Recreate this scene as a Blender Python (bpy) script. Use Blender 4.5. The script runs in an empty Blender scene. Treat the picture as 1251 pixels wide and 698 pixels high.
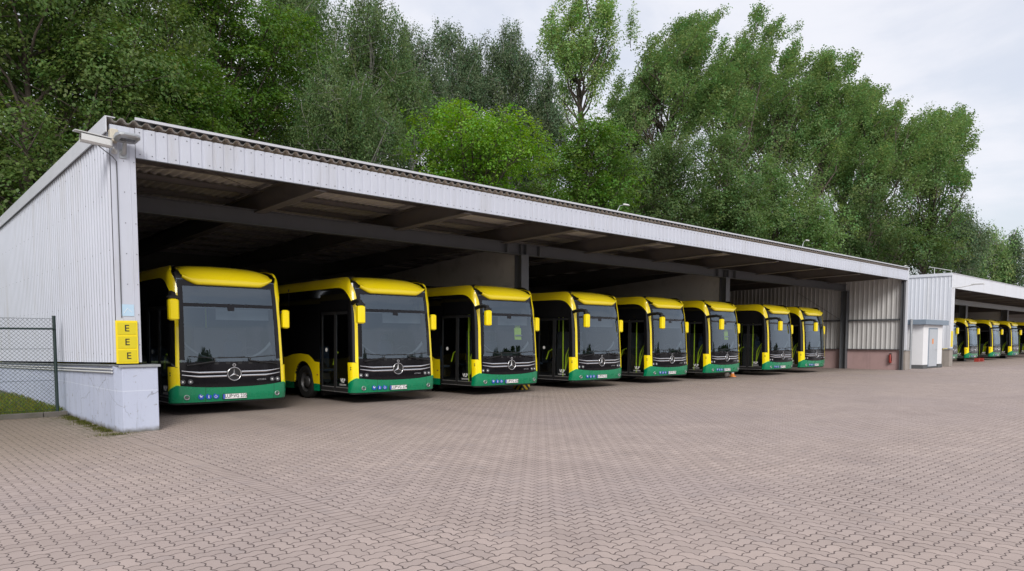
import bpy, math, random
import numpy as np
from mathutils import Vector, Matrix
random.seed(7)
SC = bpy.context.scene
COL = SC.collection
PI = math.pi

# ------------------------------------------------------------------ camera model
F, PX, PY, HY, VX, CH = 869.0, 625.5, 469.0, 415.2, 1567.0, 1.7
PITCH = math.atan((PY - HY) / F)
def _cam(x, y):
    r, u, w = x - PX, PY - y, F
    return r, w * math.cos(PITCH) + u * math.sin(PITCH), u * math.cos(PITCH) - w * math.sin(PITCH)
_r = _cam(VX, HY)
AX = math.atan2(_r[0], _r[1])
SA, CA = math.sin(AX), math.cos(AX)
def wray(x, y):
    r, fw, up = _cam(x, y)
    return (r * SA + fw * CA, -r * CA + fw * SA, up)
def on_y(x, y, Y):
    d = wray(x, y); t = Y / d[1]
    return d[0] * t, d[2] * t + CH

cam_d = bpy.data.cameras.new('camera')
cam = bpy.data.objects.new('camera', cam_d); COL.objects.link(cam)
cam_d.sensor_width = 36; cam_d.sensor_fit = 'HORIZONTAL'
cam_d.lens = 36 * F / 1251
cam_d.clip_end = 3000
right = Vector((SA, -CA, 0)); fwd = Vector((CA, SA, 0))
look = fwd * math.cos(PITCH) - Vector((0, 0, 1)) * math.sin(PITCH)
up = right.cross(look)
M = Matrix((right, up, -look)).transposed().to_4x4(); M.translation = (0, 0, CH)
cam.matrix_world = M
# the photo keeps only the upper part of a 4:3 frame, so its optical centre lies below the middle
cam_d.shift_y = (PY - 349) / 1251.0
SC.camera = cam

# ------------------------------------------------------------------ node helpers
class NT:
    def __init__(s, tree): s.t = tree
    def n(s, typ, **kw):
        nd = s.t.nodes.new(typ)
        for k, v in kw.items():
            if k.startswith('_'): setattr(nd, k[1:], v)
        return nd
    def link(s, a, b): s.t.links.new(a, b)
    def m(s, op, a, b=None, c=None, clamp=False):
        nd = s.t.nodes.new('ShaderNodeMath'); nd.operation = op; nd.use_clamp = clamp
        for i, v in enumerate((a, b, c)):
            if v is None: continue
            if isinstance(v, (int, float)): nd.inputs[i].default_value = v
            else: s.link(v, nd.inputs[i])
        return nd.outputs[0]
    def noise(s, vec, scale, detail=4, rough=.55, dist=0):
        nd = s.t.nodes.new('ShaderNodeTexNoise')
        nd.inputs['Scale'].default_value = scale; nd.inputs['Detail'].default_value = detail
        nd.inputs['Roughness'].default_value = rough; nd.inputs['Distortion'].default_value = dist
        if vec is not None: s.link(vec, nd.inputs['Vector'])
        return nd.outputs['Fac']
    def ramp(s, fac, stops):
        nd = s.t.nodes.new('ShaderNodeValToRGB'); e = nd.color_ramp.elements
        while len(e) < len(stops): e.new(.5)
        for el, (p, c) in zip(e, stops):
            el.position = p; el.color = tuple(c) + (1,) if len(c) == 3 else c
        s.link(fac, nd.inputs[0]); return nd.outputs[0]
    def mix(s, fac, a, b, mode='MIX'):
        nd = s.t.nodes.new('ShaderNodeMix'); nd.data_type = 'RGBA'; nd.blend_type = mode
        for sock, v in ((nd.inputs[0], fac), (nd.inputs[6], a), (nd.inputs[7], b)):
            if isinstance(v, (int, float)): sock.default_value = v
            elif isinstance(v, (tuple, list)): sock.default_value = tuple(v) + (1,) if len(v) == 3 else v
            else: s.link(v, sock)
        return nd.outputs[2]
    def smooth(s, x, a, b):
        nd = s.t.nodes.new('ShaderNodeMapRange'); nd.interpolation_type = 'SMOOTHSTEP'
        s.link(x, nd.inputs[0]); nd.inputs[1].default_value = a; nd.inputs[2].default_value = b
        return nd.outputs[0]

def new_mat(name):
    m = bpy.data.materials.new(name); m.use_nodes = True
    t = m.node_tree; t.nodes.clear()
    out = t.nodes.new('ShaderNodeOutputMaterial'); b = t.nodes.new('ShaderNodeBsdfPrincipled')
    t.links.new(b.outputs[0], out.inputs[0])
    return m, NT(t), b, out

MATS = {}
def mat(name, col, rough=.5, metal=0., var=.12, scale=3., bump=0., bscale=60., spec=.5, coat=0., dirt=None, dirt_amt=0., dirt_scale=1.5, streak=False):
    """procedural paint/metal/etc with noise in colour and roughness, optional dirt"""
    m, n, b, _ = new_mat(name)
    tc = n.n('ShaderNodeTexCoord').outputs['Object']
    f = n.noise(tc, scale, 5)
    c = n.mix(f, tuple(x * (1 - var) for x in col), tuple(min(1, x * (1 + var)) for x in col))
    if dirt:
        v = tc
        if streak:
            mp = n.n('ShaderNodeMapping'); mp.inputs['Scale'].default_value = (1, 1, .12); n.link(tc, mp.inputs[0]); v = mp.outputs[0]
        d = n.noise(v, dirt_scale, 8, .65)
        d = n.smooth(d, .5, .75)
        c = n.mix(n.m('MULTIPLY', d, dirt_amt), c, dirt)
    n.link(c, b.inputs['Base Color'])
    r = n.m('ADD', n.m('MULTIPLY', n.noise(tc, scale * 4, 3), rough * .5), rough * .75)
    n.link(r, b.inputs['Roughness'])
    b.inputs['Metallic'].default_value = metal
    b.inputs['Specular IOR Level'].default_value = spec
    b.inputs['Coat Weight'].default_value = coat
    b.inputs['Coat Roughness'].default_value = .06
    if bump:
        bp = n.n('ShaderNodeBump'); bp.inputs['Strength'].default_value = bump; bp.inputs['Distance'].default_value = .01
        n.link(n.noise(tc, bscale, 4), bp.inputs['Height']); n.link(bp.outputs[0], b.inputs['Normal'])
    MATS[name] = m
    return m

YELLOW = mat('yellow_paint', (.93, .73, .006), .24, var=.03, coat=.6, scale=1.2, dirt=(.6, .43, .02), dirt_amt=.15)
GREEN = mat('green_paint', (.0, .205, .09), .28, var=.05, coat=.5, scale=1.2, dirt=(.05, .16, .10), dirt_amt=.35)
LIME = mat('lime_paint', (.60, .85, .03), .35)
BLACKG = mat('black_gloss', (.006, .006, .007), .05, var=.3, spec=.5)
BLACKP = mat('black_panel', (.008, .007, .009), .12, var=.3, spec=.28)
BLACKM = mat('black_matt', (.012, .012, .013), .55, var=.3)
RUBBER = mat('rubber', (.012, .012, .012), .8, bump=.2)
CHROME = mat('chrome', (.72, .72, .74), .22, 1.)
SILVER = mat('silver', (.5, .5, .52), .35, .8)
RIMM = mat('rim_metal', (.12, .12, .125), .45, .6)
BLUE = mat('blue_sticker', (.01, .07, .42), .4)
WHITEP = mat('white_sticker', (.78, .78, .78), .45, var=.05)
LENS = mat('lamp_lens', (.12, .125, .13), .12, .4, spec=.8)
INTER = mat('interior_grey', (.07, .072, .078), .6)
INTERL = mat('trim_and_reflection', (.13, .14, .15), .5)  # blind and trim, also the pale reflection bands behind the windscreen
SEAT = mat('seat_fabric', (.02, .035, .06), .9)
VEST = mat('vest_fabric', (.55, .8, .03), .8, bump=.3)
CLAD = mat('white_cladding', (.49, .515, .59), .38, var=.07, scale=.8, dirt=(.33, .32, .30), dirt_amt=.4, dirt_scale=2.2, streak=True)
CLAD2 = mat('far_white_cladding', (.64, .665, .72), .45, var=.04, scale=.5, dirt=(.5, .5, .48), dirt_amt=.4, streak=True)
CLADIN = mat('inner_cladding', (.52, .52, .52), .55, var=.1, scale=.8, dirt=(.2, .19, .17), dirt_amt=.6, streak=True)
TRIMW = mat('trim_metal', (.55, .56, .6), .35, .2, dirt=(.3, .3, .3), dirt_amt=.3)
STEEL = mat('dark_steel', (.13, .118, .112), .55, var=.2, dirt=(.11, .07, .045), dirt_amt=.4)
STEELG = mat('grey_steel', (.085, .09, .10), .5, var=.12)
FIBRE = mat('fibre_cement', (.66, .62, .58), .85, var=.08, scale=1.2, bump=.15, dirt=(.42, .38, .34), dirt_amt=.4)
FIBRED = mat('weathered_roof_sheet', (.17, .165, .155), .9, var=.3, scale=2, dirt=(.05, .05, .04), dirt_amt=.7)
GALV = mat('galvanised', (.38, .40, .42), .4, .5, var=.15)
PLASTER = mat('plaster_wall', (.50, .48, .47), .8, var=.08, scale=.6, dirt=(.15, .13, .12), dirt_amt=.4, bump=.2)
PINK = mat('red_brown_dado', (.40, .275, .27), .75, var=.1, dirt=(.24, .17, .17), dirt_amt=.5, dirt_scale=2.5, streak=True)
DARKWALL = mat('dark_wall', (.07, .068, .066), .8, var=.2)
GREENP = mat('fence_green', (.012, .028, .026), .5)
WIRE = mat('fence_wire', (.02, .03, .03), .6)
SIGNY = mat('sign_yellow', (.80, .63, .01), .45, var=.04)
SIGND = mat('sign_yellow_plate', (.62, .52, .015), .4, var=.05)
INK = mat('black_ink', (.02, .02, .018), .6)
STICK = mat('pale_blue_sticker', (.42, .58, .72), .4)
PVC = mat('grey_white_plastic', (.56, .57, .57), .4, var=.06, dirt=(.35, .33, .3), dirt_amt=.3)
BEIGE = mat('beige_box', (.5, .46, .38), .5)
RED = mat('red_paint', (.28, .03, .022), .5, dirt=(.1, .05, .04), dirt_amt=.5)
ORANGE = mat('orange_sticker', (.75, .25, .05), .5)
ANNEXW = mat('annex_render', (.72, .73, .75), .8, var=.04, bump=.2)
ANNEXB = mat('annex_fascia', (.20, .25, .31), .6)
DOORG = mat('annex_door', (.43, .46, .50), .45)
PLINTH = mat('dark_plinth', (.10, .105, .11), .8)
BARK = mat('bark', (.075, .06, .048), .9, var=.35, scale=6, bump=.6, bscale=12)
BARKL = mat('birch_bark', (.22, .215, .20), .85, var=.3, scale=5, dirt=(.04, .035, .03), dirt_amt=.9, dirt_scale=3, bump=.3)

def mat_concrete():
    m, n, b, _ = new_mat('painted_concrete')
    tc = n.n('ShaderNodeTexCoord').outputs['Object']
    base = n.mix(n.noise(tc, 1.3, 6), (.40, .44, .57), (.50, .54, .66))
    # peeled / cracked paint: thin voronoi cracks, chips and green foot
    vor = n.n('ShaderNodeTexVoronoi'); vor.feature = 'DISTANCE_TO_EDGE'; vor.inputs['Scale'].default_value = 1.1
    wob = n.n('ShaderNodeTexNoise'); wob.inputs['Scale'].default_value = 3; wob.inputs['Detail'].default_value = 6; n.link(tc, wob.inputs['Vector'])
    wv = n.mix(.25, tc, wob.outputs['Color'], 'ADD'); n.link(wv, vor.inputs['Vector'])
    crack = n.m('LESS_THAN', vor.outputs['Distance'], .006)
    chips = n.smooth(n.noise(tc, 7, 9, .75), .585, .66)
    sx = n.n('ShaderNodeSeparateXYZ'); n.link(tc, sx.inputs[0])
    mp = n.n('ShaderNodeMapping'); mp.inputs['Scale'].default_value = (5, 5, .5); n.link(tc, mp.inputs[0])
    stre = n.smooth(n.noise(mp.outputs[0], 1.2, 7, .7), .52, .7)
    c = n.mix(n.m('MULTIPLY', stre, .6), base, (.26, .28, .33))
    c = n.mix(n.m('MULTIPLY', n.m('MULTIPLY', crack, n.smooth(n.noise(tc, 1.7, 3), .42, .55)), .7), c, (.2, .21, .25))
    c = n.mix(n.m('MULTIPLY', chips, .8), c, (.20, .19, .19))
    seam = n.m('LESS_THAN', n.m('ABSOLUTE', n.m('SUBTRACT', n.m('ADD', sx.outputs[2], n.m('MULTIPLY', n.noise(tc, 2, 4), .04)), .78)), .008)
    c = n.mix(n.m('MULTIPLY', seam, .5), c, (.62, .66, .75))
    foot = n.m('SUBTRACT', 1, n.smooth(n.m('ADD', sx.outputs[2], n.m('MULTIPLY', n.noise(tc, 7, 5), -.12)), -.06, .05))
    c = n.mix(n.m('MULTIPLY', foot, .85), c, (.09, .08, .05))
    n.link(c, b.inputs['Base Color']); b.inputs['Roughness'].default_value = .7
    bp = n.n('ShaderNodeBump'); bp.inputs['Strength'].default_value = .35; bp.inputs['Distance'].default_value = .01
    n.link(n.noise(tc, 25, 6), bp.inputs['Height']); n.link(bp.outputs[0], b.inputs['Normal'])
    return m
CONC = mat_concrete()
RAWC = mat('raw_concrete', (.30, .27, .245), .85, var=.2, scale=4, bump=.5, dirt=(.10, .09, .07), dirt_amt=.9, dirt_scale=1.4, streak=True)

def mat_pavers():
    m, n, b, _ = new_mat('herringbone_pavers')
    tc = n.n('ShaderNodeTexCoord').outputs['Object']
    sx = n.n('ShaderNodeSeparateXYZ'); n.link(tc, sx.inputs[0])
    X, Y = sx.outputs[0], sx.outputs[1]
    U = .118
    x0 = n.m('DIVIDE', X, U); y0 = n.m('DIVIDE', Y, U)
    def wave(v):  # softened triangular zigzag
        s = n.m('SINE', n.m('MULTIPLY', v, 2 * PI))
        return n.m('MULTIPLY', n.m('MAXIMUM', n.m('MINIMUM', n.m('MULTIPLY', s, 1.4), 1), -1), .078)
    xw = n.m('ADD', x0, wave(n.m('ADD', y0, .25))); yw = n.m('ADD', y0, wave(n.m('ADD', x0, .25)))
    ix = n.m('FLOOR', xw); iy = n.m('FLOOR', yw)
    fx = n.m('SUBTRACT', xw, ix); fy = n.m('SUBTRACT', yw, iy)
    k = n.m('FLOORED_MODULO', n.m('SUBTRACT', ix, iy), 4)
    eq = [n.m('COMPARE', k, float(i), .3) for i in range(4)]
    dl = n.m('MULTIPLY_ADD', eq[1], 9, fx); dr = n.m('MULTIPLY_ADD', eq[0], 9, n.m('SUBTRACT', 1, fx))
    db = n.m('MULTIPLY_ADD', eq[2], 9, fy); dt = n.m('MULTIPLY_ADD', eq[3], 9, n.m('SUBTRACT', 1, fy))
    dh = n.m('MINIMUM', n.m('MINIMUM', dl, dr), n.m('MINIMUM', db, dt))
    # brick id
    bx = n.m('SUBTRACT', ix, eq[1]); by = n.m('SUBTRACT', iy, eq[2])
    # soldier course strip running away from the camera
    strip = n.m('MULTIPLY', n.m('GREATER_THAN', X, 3.30), n.m('LESS_THAN', X, 3.53))
    sxx = n.m('MINIMUM', n.m('SUBTRACT', X, 3.30), n.m('SUBTRACT', 3.53, X))
    sfy = n.m('FRACT', y0)
    sdy = n.m('MINIMUM', sfy, n.m('SUBTRACT', 1, sfy))
    ds = n.m('MINIMUM', n.m('DIVIDE', sxx, U), sdy)
    sel = n.n('ShaderNodeMix'); sel.data_type = 'FLOAT'; n.link(strip, sel.inputs[0]); n.link(dh, sel.inputs[2]); n.link(ds, sel.inputs[3])
    d = sel.outputs[0]
    jn = n.noise(tc, 1.1, 4)
    wj = n.m('MULTIPLY_ADD', jn, .10, .012)
    joint = n.m('SUBTRACT', 1, n.m('DIVIDE', d, wj), clamp=True)
    joint = n.smooth(joint, 0, .55)
    cv = n.n('ShaderNodeCombineXYZ'); n.link(bx, cv.inputs[0]); n.link(by, cv.inputs[1])
    wn = n.n('ShaderNodeTexWhiteNoise'); wn.noise_dimensions = '2D'; n.link(cv.outputs[0], wn.inputs['Vector'])
    c = n.mix(wn.outputs['Value'], (.340, .272, .238), (.430, .345, .302))
    big = n.noise(tc, .16, 5, .6)
    c = n.mix(n.m('MULTIPLY', n.smooth(big, .35, .7), .8), c, (.325, .265, .248))
    med = n.noise(tc, .8, 6, .65)
    c = n.mix(n.m('MULTIPLY', n.smooth(med, .42, .75), .5), c, (.26, .205, .18))
    sand = n.m('MULTIPLY', n.smooth(Y, 5.5, 14), n.smooth(n.noise(tc, .22, 4, .6), .3, .65))
    c = n.mix(n.m('MULTIPLY', sand, .55), c, (.36, .29, .235))
    odd = n.m('GREATER_THAN', wn.outputs['Value'], .965)
    c = n.mix(n.m('MULTIPLY', odd, .5), c, (.27, .225, .21))
    # wheel tracks left by the buses turning into their bays
    tx = n.m('ADD', X, n.m('MULTIPLY', n.m('POWER', n.m('SUBTRACT', 15, Y, clamp=False), 2.0), .018))
    tr = n.m('ABSOLUTE', n.m('SUBTRACT', n.m('FRACT', n.m('DIVIDE', n.m('SUBTRACT', tx, 1.0), 2.15)), .5))
    tr = n.m('MULTIPLY', n.m('SUBTRACT', 1, n.smooth(tr, .05, .2)), n.m('MULTIPLY', n.smooth(Y, 6, 13), n.smooth(n.noise(tc, .35, 4), .45, .65)))
    c = n.mix(n.m('MULTIPLY', tr, .35), c, (.2, .165, .15))
    grain = n.noise(tc, 160, 2, .8)
    c = n.mix(n.m('MULTIPLY', n.smooth(grain, .35, .75), .35), c, (.50, .43, .43))
    # tyre-worn darker tracks in front of the bays, oil drips, moss by the left wall
    oil = n.smooth(n.noise(tc, .9, 3, .5, 1.2), .72, .8)
    oil = n.m('MULTIPLY', oil, n.smooth(Y, 12, 15))
    c = n.mix(n.m('MULTIPLY', oil, .55), c, (.08, .07, .065))
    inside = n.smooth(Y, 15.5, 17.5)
    c = n.mix(n.m('MULTIPLY', inside, .6), c, (.16, .135, .12))  # paving colour darkened under the shed roof
    dx = n.m('ABSOLUTE', n.m('SUBTRACT', X, 3.4))
    near = n.m('SUBTRACT', 1, n.smooth(n.m('ADD', dx, n.m('MULTIPLY', n.noise(tc, 3, 5), 1.0)), .55, 1.5))
    near = n.m('MULTIPLY', near, n.m('MULTIPLY', n.smooth(Y, 12.6, 14.6), n.m('LESS_THAN', X, 4.4)))
    mo = n.m('MULTIPLY', near, n.smooth(n.noise(tc, 6, 5, .7), .4, .62))
    left = n.m('MULTIPLY', n.m('SUBTRACT', 1, n.smooth(X, 2.2, 4.4)), n.smooth(Y, 9.5, 15))
    c = n.mix(n.m('MULTIPLY', left, .75), c, (.19, .145, .10))
    c = n.mix(n.m('MULTIPLY', mo, .75), c, (.085, .085, .025))
    jc = n.mix(n.m('MULTIPLY', n.m('MAXIMUM', left, near), .8), (.075, .055, .052), (.05, .055, .02))
    c = n.mix(n.m('MULTIPLY', joint, .93), c, jc)
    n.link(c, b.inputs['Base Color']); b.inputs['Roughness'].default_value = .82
    b.inputs['Specular IOR Level'].default_value = .35
    h = n.m('ADD', n.m('MULTIPLY', joint, -1), n.m('ADD', n.m('MULTIPLY', grain, .12), n.m('MULTIPLY', wn.outputs['Value'], .25)))
    bp = n.n('ShaderNodeBump'); bp.inputs['Strength'].default_value = .6; bp.inputs['Distance'].default_value = .006
    n.link(h, bp.inputs['Height']); n.link(bp.outputs[0], b.inputs['Normal'])
    return m
PAVERS = mat_pavers()

def mat_earth():
    m, n, b, _ = new_mat('grassy_earth')
    tc = n.n('ShaderNodeTexCoord').outputs['Object']
    c = n.mix(n.noise(tc, .8, 8, .7), (.03, .045, .012), (.085, .10, .03))
    n.link(c, b.inputs['Base Color']); b.inputs['Roughness'].default_value = .95
    return m
EARTH = mat_earth()

def mat_glass(name, fac, tint, refl=(.82, .9, 1.)):
    m, n, b, out = new_mat(name)
    n.t.nodes.remove(b)
    tr = n.n('ShaderNodeBsdfTransparent'); tr.inputs[0].default_value = tint + (1,)
    gl = n.n('ShaderNodeBsdfGlossy'); gl.inputs[0].default_value = refl + (1,); gl.inputs['Roughness'].default_value = .015
    lw = n.n('ShaderNodeLayerWeight'); lw.inputs[0].default_value = .5; fr_ = n.m('MULTIPLY_ADD', n.m('POWER', lw.outputs['Facing'], 4.0), .9, .05)
    tc = n.n('ShaderNodeTexCoord').outputs['Object']
    bp = n.n('ShaderNodeBump'); bp.inputs['Strength'].default_value = .12; bp.inputs['Distance'].default_value = .02
    n.link(n.noise(tc, 1.1, 2), bp.inputs['Height']); n.link(bp.outputs[0], gl.inputs['Normal'])
    mx = n.n('ShaderNodeMixShader')
    n.link(n.m('ADD', fr_, fac, clamp=True), mx.inputs[0])
    n.link(tr.outputs[0], mx.inputs[1]); n.link(gl.outputs[0], mx.inputs[2]); n.link(mx.outputs[0], out.inputs[0])
    return m
WGLASS = mat_glass('windscreen_glass', .085, (.50, .56, .60), (.74, .87, 1.))
DGLASS = mat_glass('door_glass', -.02, (.86, .88, .88))

def mat_leaf(name):
    m, n, b, out = new_mat(name)
    at = n.n('ShaderNodeAttribute'); at.attribute_name = 'leaf_tint'
    n.link(at.outputs['Color'], b.inputs['Base Color']); b.inputs['Roughness'].default_value = .5
    b.inputs['Specular IOR Level'].default_value = .3
    tl = n.n('ShaderNodeBsdfTranslucent')
    hs = n.n('ShaderNodeHueSaturation'); hs.inputs['Hue'].default_value = .485; hs.inputs['Saturation'].default_value = 1.15; hs.inputs['Value'].default_value = 1.3
    n.link(at.outputs['Color'], hs.inputs['Color']); n.link(hs.outputs[0], tl.inputs[0])
    mx = n.n('ShaderNodeMixShader'); mx.inputs[0].default_value = .45
    n.link(b.outputs[0], mx.inputs[1]); n.link(tl.outputs[0], mx.inputs[2]); n.link(mx.outputs[0], out.inputs[0])
    return m
LEAF = mat_leaf('leaf')

def mat_stripes():
    m, n, b, _ = new_mat('hazard_stripes')
    tc = n.n('ShaderNodeTexCoord').outputs['Object']
    sx = n.n('ShaderNodeSeparateXYZ'); n.link(tc, sx.inputs[0])
    v = n.m('FRACT', n.m('MULTIPLY', n.m('ADD', n.m('ADD', sx.outputs[0], sx.outputs[1]), sx.outputs[2]), 4.5))
    c = n.mix(n.m('LESS_THAN', v, .5), (.70, .48, .02), (.02, .02, .02))
    n.link(c, b.inputs['Base Color']); b.inputs['Roughness'].default_value = .6
    return m
HAZ = mat_stripes()

# ------------------------------------------------------------------ mesh builder
class MB:
    def __init__(s): s.v = []; s.f = []; s.mi = []; s.mats = []; s.sm = []
    def _m(s, m):
        if m not in s.mats: s.mats.append(m)
        return s.mats.index(m)
    def face(s, pts, m, smooth=False):
        i = len(s.v); s.v += [tuple(p) for p in pts]; s.f.append(tuple(range(i, i + len(pts)))); s.mi.append(s._m(m)); s.sm.append(smooth)
    def box(s, a, b, m, bev=0.):
        x0, y0, z0 = a; x1, y1, z1 = b
        if bev <= 0:
            c = [(x, y, z) for x in (x0, x1) for y in (y0, y1) for z in (z0, z1)]
            fs = [(0, 1, 3, 2), (4, 6, 7, 5), (0, 4, 5, 1), (2, 3, 7, 6), (0, 2, 6, 4), (1, 5, 7, 3)]
        else:
            c = []; B = bev
            for z, i in ((z0, B), (z0 + B, 0), (z1 - B, 0), (z1, B)):
                xa, xb, ya, yb = x0 + i, x1 - i, y0 + i, y1 - i
                c += [(xa + B, ya, z), (xb - B, ya, z), (xb, ya + B, z), (xb, yb - B, z), (xb - B, yb, z), (xa + B, yb, z), (xa, yb - B, z), (xa, ya + B, z)]
            fs = [tuple(range(7, -1, -1)), tuple(range(24, 32))]
            for r in range(3):
                for k in range(8):
                    k2 = (k + 1) % 8
                    fs.append((r * 8 + k, r * 8 + k2, r * 8 + 8 + k2, r * 8 + 8 + k))
        i = len(s.v); s.v += c
        for f in fs: s.f.append(tuple(i + q for q in f)); s.mi.append(s._m(m)); s.sm.append(False)
    def grid(s, rows, m, smooth=True, close=False):
        i = len(s.v); nr = len(rows); nc = len(rows[0])
        for r in rows: s.v += [tuple(p) for p in r]
        for a in range(nr - 1):
            for b in range(nc if close else nc - 1):
                b2 = (b + 1) % nc
                s.f.append((i + a * nc + b, i + a * nc + b2, i + (a + 1) * nc + b2, i + (a + 1) * nc + b)); s.mi.append(s._m(m)); s.sm.append(smooth)
    def tube(s, pts, r, m, seg=8, caps=True):
        P = [Vector(p) for p in pts]; rr = r if isinstance(r, (list, tuple)) else [r] * len(P)
        rows = []; prev = None
        for k, p in enumerate(P):
            t = (P[min(k + 1, len(P) - 1)] - P[max(k - 1, 0)]).normalized()
            ref = prev if prev is not None else (Vector((0, 0, 1)) if abs(t.z) < .9 else Vector((1, 0, 0)))
            u = (ref - t * ref.dot(t)).normalized(); w = t.cross(u); prev = u
            rows.append([p + (u * math.cos(2 * PI * q / seg) + w * math.sin(2 * PI * q / seg)) * rr[k] for q in range(seg)])
        s.grid(rows, m, True, True)
        if caps: s.face(rows[0][::-1], m); s.face(rows[-1], m)
    def disc(s, c, r, ax, m, seg=24, depth=.01, r0=None):
        """short cylinder, axis vector ax, from c outward by depth"""
        c = Vector(c); ax = Vector(ax).normalized()
        s.tube([c, c + ax * depth], [r, r if r0 is None else r0], m, seg)
    def lathe(s, c, ax, prof, m, seg=28):
        c = Vector(c); ax = Vector(ax).normalized()
        u = ax.orthogonal().normalized(); w = ax.cross(u)
        rows = [[c + ax * a + (u * math.cos(2 * PI * q / seg) + w * math.sin(2 * PI * q / seg)) * r for q in range(seg)] for r, a in prof]
        s.grid(rows, m, True, True)
    def prism(s, poly, m, ex):
        """poly list of 3D pts, extruded by vector ex"""
        ex = Vector(ex); a = [Vector(p) for p in poly]; b = [p + ex for p in a]
        s.face(a[::-1], m); s.face(b, m)
        for k in range(len(a)):
            k2 = (k + 1) % len(a); s.face([a[k], a[k2], b[k2], b[k]], m)
    def build(s, name, parent=None):
        me = bpy.data.meshes.new(name)
        me.from_pydata(s.v, [], s.f)
        for m in s.mats: me.materials.append(m)
        me.polygons.foreach_set('material_index', s.mi)
        me.polygons.foreach_set('use_smooth', s.sm)
        me.update()
        o = bpy.data.objects.new(name, me); COL.objects.link(o)
        if parent: o.parent = parent
        return o

def weld(o, d=.0005):
    import bmesh
    bm = bmesh.new(); bm.from_mesh(o.data); bmesh.ops.remove_doubles(bm, verts=bm.verts, dist=d)
    bmesh.ops.recalc_face_normals(bm, faces=bm.faces)
    bm.to_mesh(o.data); bm.free(); return o

def tag(o, label, cat, group=None):
    o['label'] = label; o['category'] = cat
    if group: o['group'] = group
    return o
def struct(o, kind='structure'):
    o['kind'] = kind; return o
def empty(name, loc, label, cat, group=None):
    o = bpy.data.objects.new(name, None); COL.objects.link(o); o.location = loc; o.empty_display_size = .3
    return tag(o, label, cat, group)
def kids(o): return [c for c in bpy.data.objects if c.parent == o]
def copy_tree(o, kidmap, parent=None):
    c = o.copy(); COL.objects.link(c); c.parent = parent
    for ch in kidmap.get(o.name, []): copy_tree(ch, kidmap, c)
    return c
def kidmap_of():
    d = {}
    for o in bpy.data.objects:
        if o.parent: d.setdefault(o.parent.name, []).append(o)
    return d

def text_mb(txt, size, m, mapper, extr=.0015, space=1.0, bold=0.0, name='lettering', parent=None):
    cu = bpy.data.curves.new('t', 'FONT'); cu.body = txt; cu.size = size; cu.align_x = 'CENTER'; cu.align_y = 'CENTER'
    cu.extrude = extr; cu.space_character = space; cu.offset = bold; cu.resolution_u = 3
    ob = bpy.data.objects.new('t', cu); COL.objects.link(ob)
    dg = bpy.context.evaluated_depsgraph_get(); dg.update()
    me = bpy.data.meshes.new_from_object(ob.evaluated_get(dg))
    bpy.data.objects.remove(ob); bpy.data.curves.remove(cu)
    for v in me.vertices: v.co = Vector(mapper(v.co.x, v.co.y, v.co.z))
    me.materials.clear(); me.materials.append(m); me.name = name
    o = bpy.data.objects.new(name, me); COL.objects.link(o)
    if parent: o.parent = parent
    return o

# ------------------------------------------------------------------ the bus
HW, CD, NE = 1.275, .30, 3.2     # half width, corner depth, superellipse power
_pl = []
for i in range(181):
    t = PI / 2 * i / 180
    _pl.append((HW * math.sin(t) ** (2 / NE) if t > 0 else 0, CD * (1 - max(math.cos(t), 0) ** (2 / NE))))
_cs = [0.]
for a, b_ in zip(_pl, _pl[1:]): _cs.append(_cs[-1] + math.hypot(b_[0] - a[0], b_[1] - a[1]))
SCN = _cs[-1]
def s_x(x): return float(np.interp(x, [p[0] for p in _pl], _cs))
def s_y(y): return SCN + y - CD if y >= CD else float(np.interp(y, [p[1] for p in _pl], _cs))
def rake(h): return float(np.interp(h, [.25, .45, .7, 1.2, 2.0, 2.7, 3.0, 3.6], [.05, .0, .0, .025, .065, .135, .20, .24]))
def kw(h): return float(np.interp(h, [0, 1.1, 2.9, 3.6], [1, 1, .962, .95]))
RC, RR = 3.07, .36
def S(s, h, off=0.):
    sg = 1 if s >= 0 else -1; a = abs(s)
    if a >= SCN: x, y, nx, ny = HW, CD + a - SCN, 1., 0.
    else:
        x = float(np.interp(a, _cs, [p[0] for p in _pl])); y = float(np.interp(a, _cs, [p[1] for p in _pl]))
        x2 = float(np.interp(a + .01, _cs, [p[0] for p in _pl])); y2 = float(np.interp(a + .01, _cs, [p[1] for p in _pl]))
        x1 = float(np.interp(max(a - .01, 0), _cs, [p[0] for p in _pl])); y1 = float(np.interp(max(a - .01, 0), _cs, [p[1] for p in _pl]))
        if a + .01 > _cs[-1]: x2, y2 = HW, CD + .01
        tx, ty = x2 - x1, y2 - y1; L = math.hypot(tx, ty); nx, ny = ty / L, -tx / L
    hh = min(h, RC); z = hh; ins = -off
    if h > RC:
        ph = min((h - RC) / RR, PI / 2); z = RC + (RR + off) * math.sin(ph); ins = RR - (RR + off) * math.cos(ph)
    wf = 1 - min(max((y - .05) / 1.2, 0), 1); wf = wf * wf * (3 - 2 * wf)
    return Vector((sg * ((x * kw(h)) - nx * ins), y - ny * ins + rake(h) * wf, z))
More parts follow.
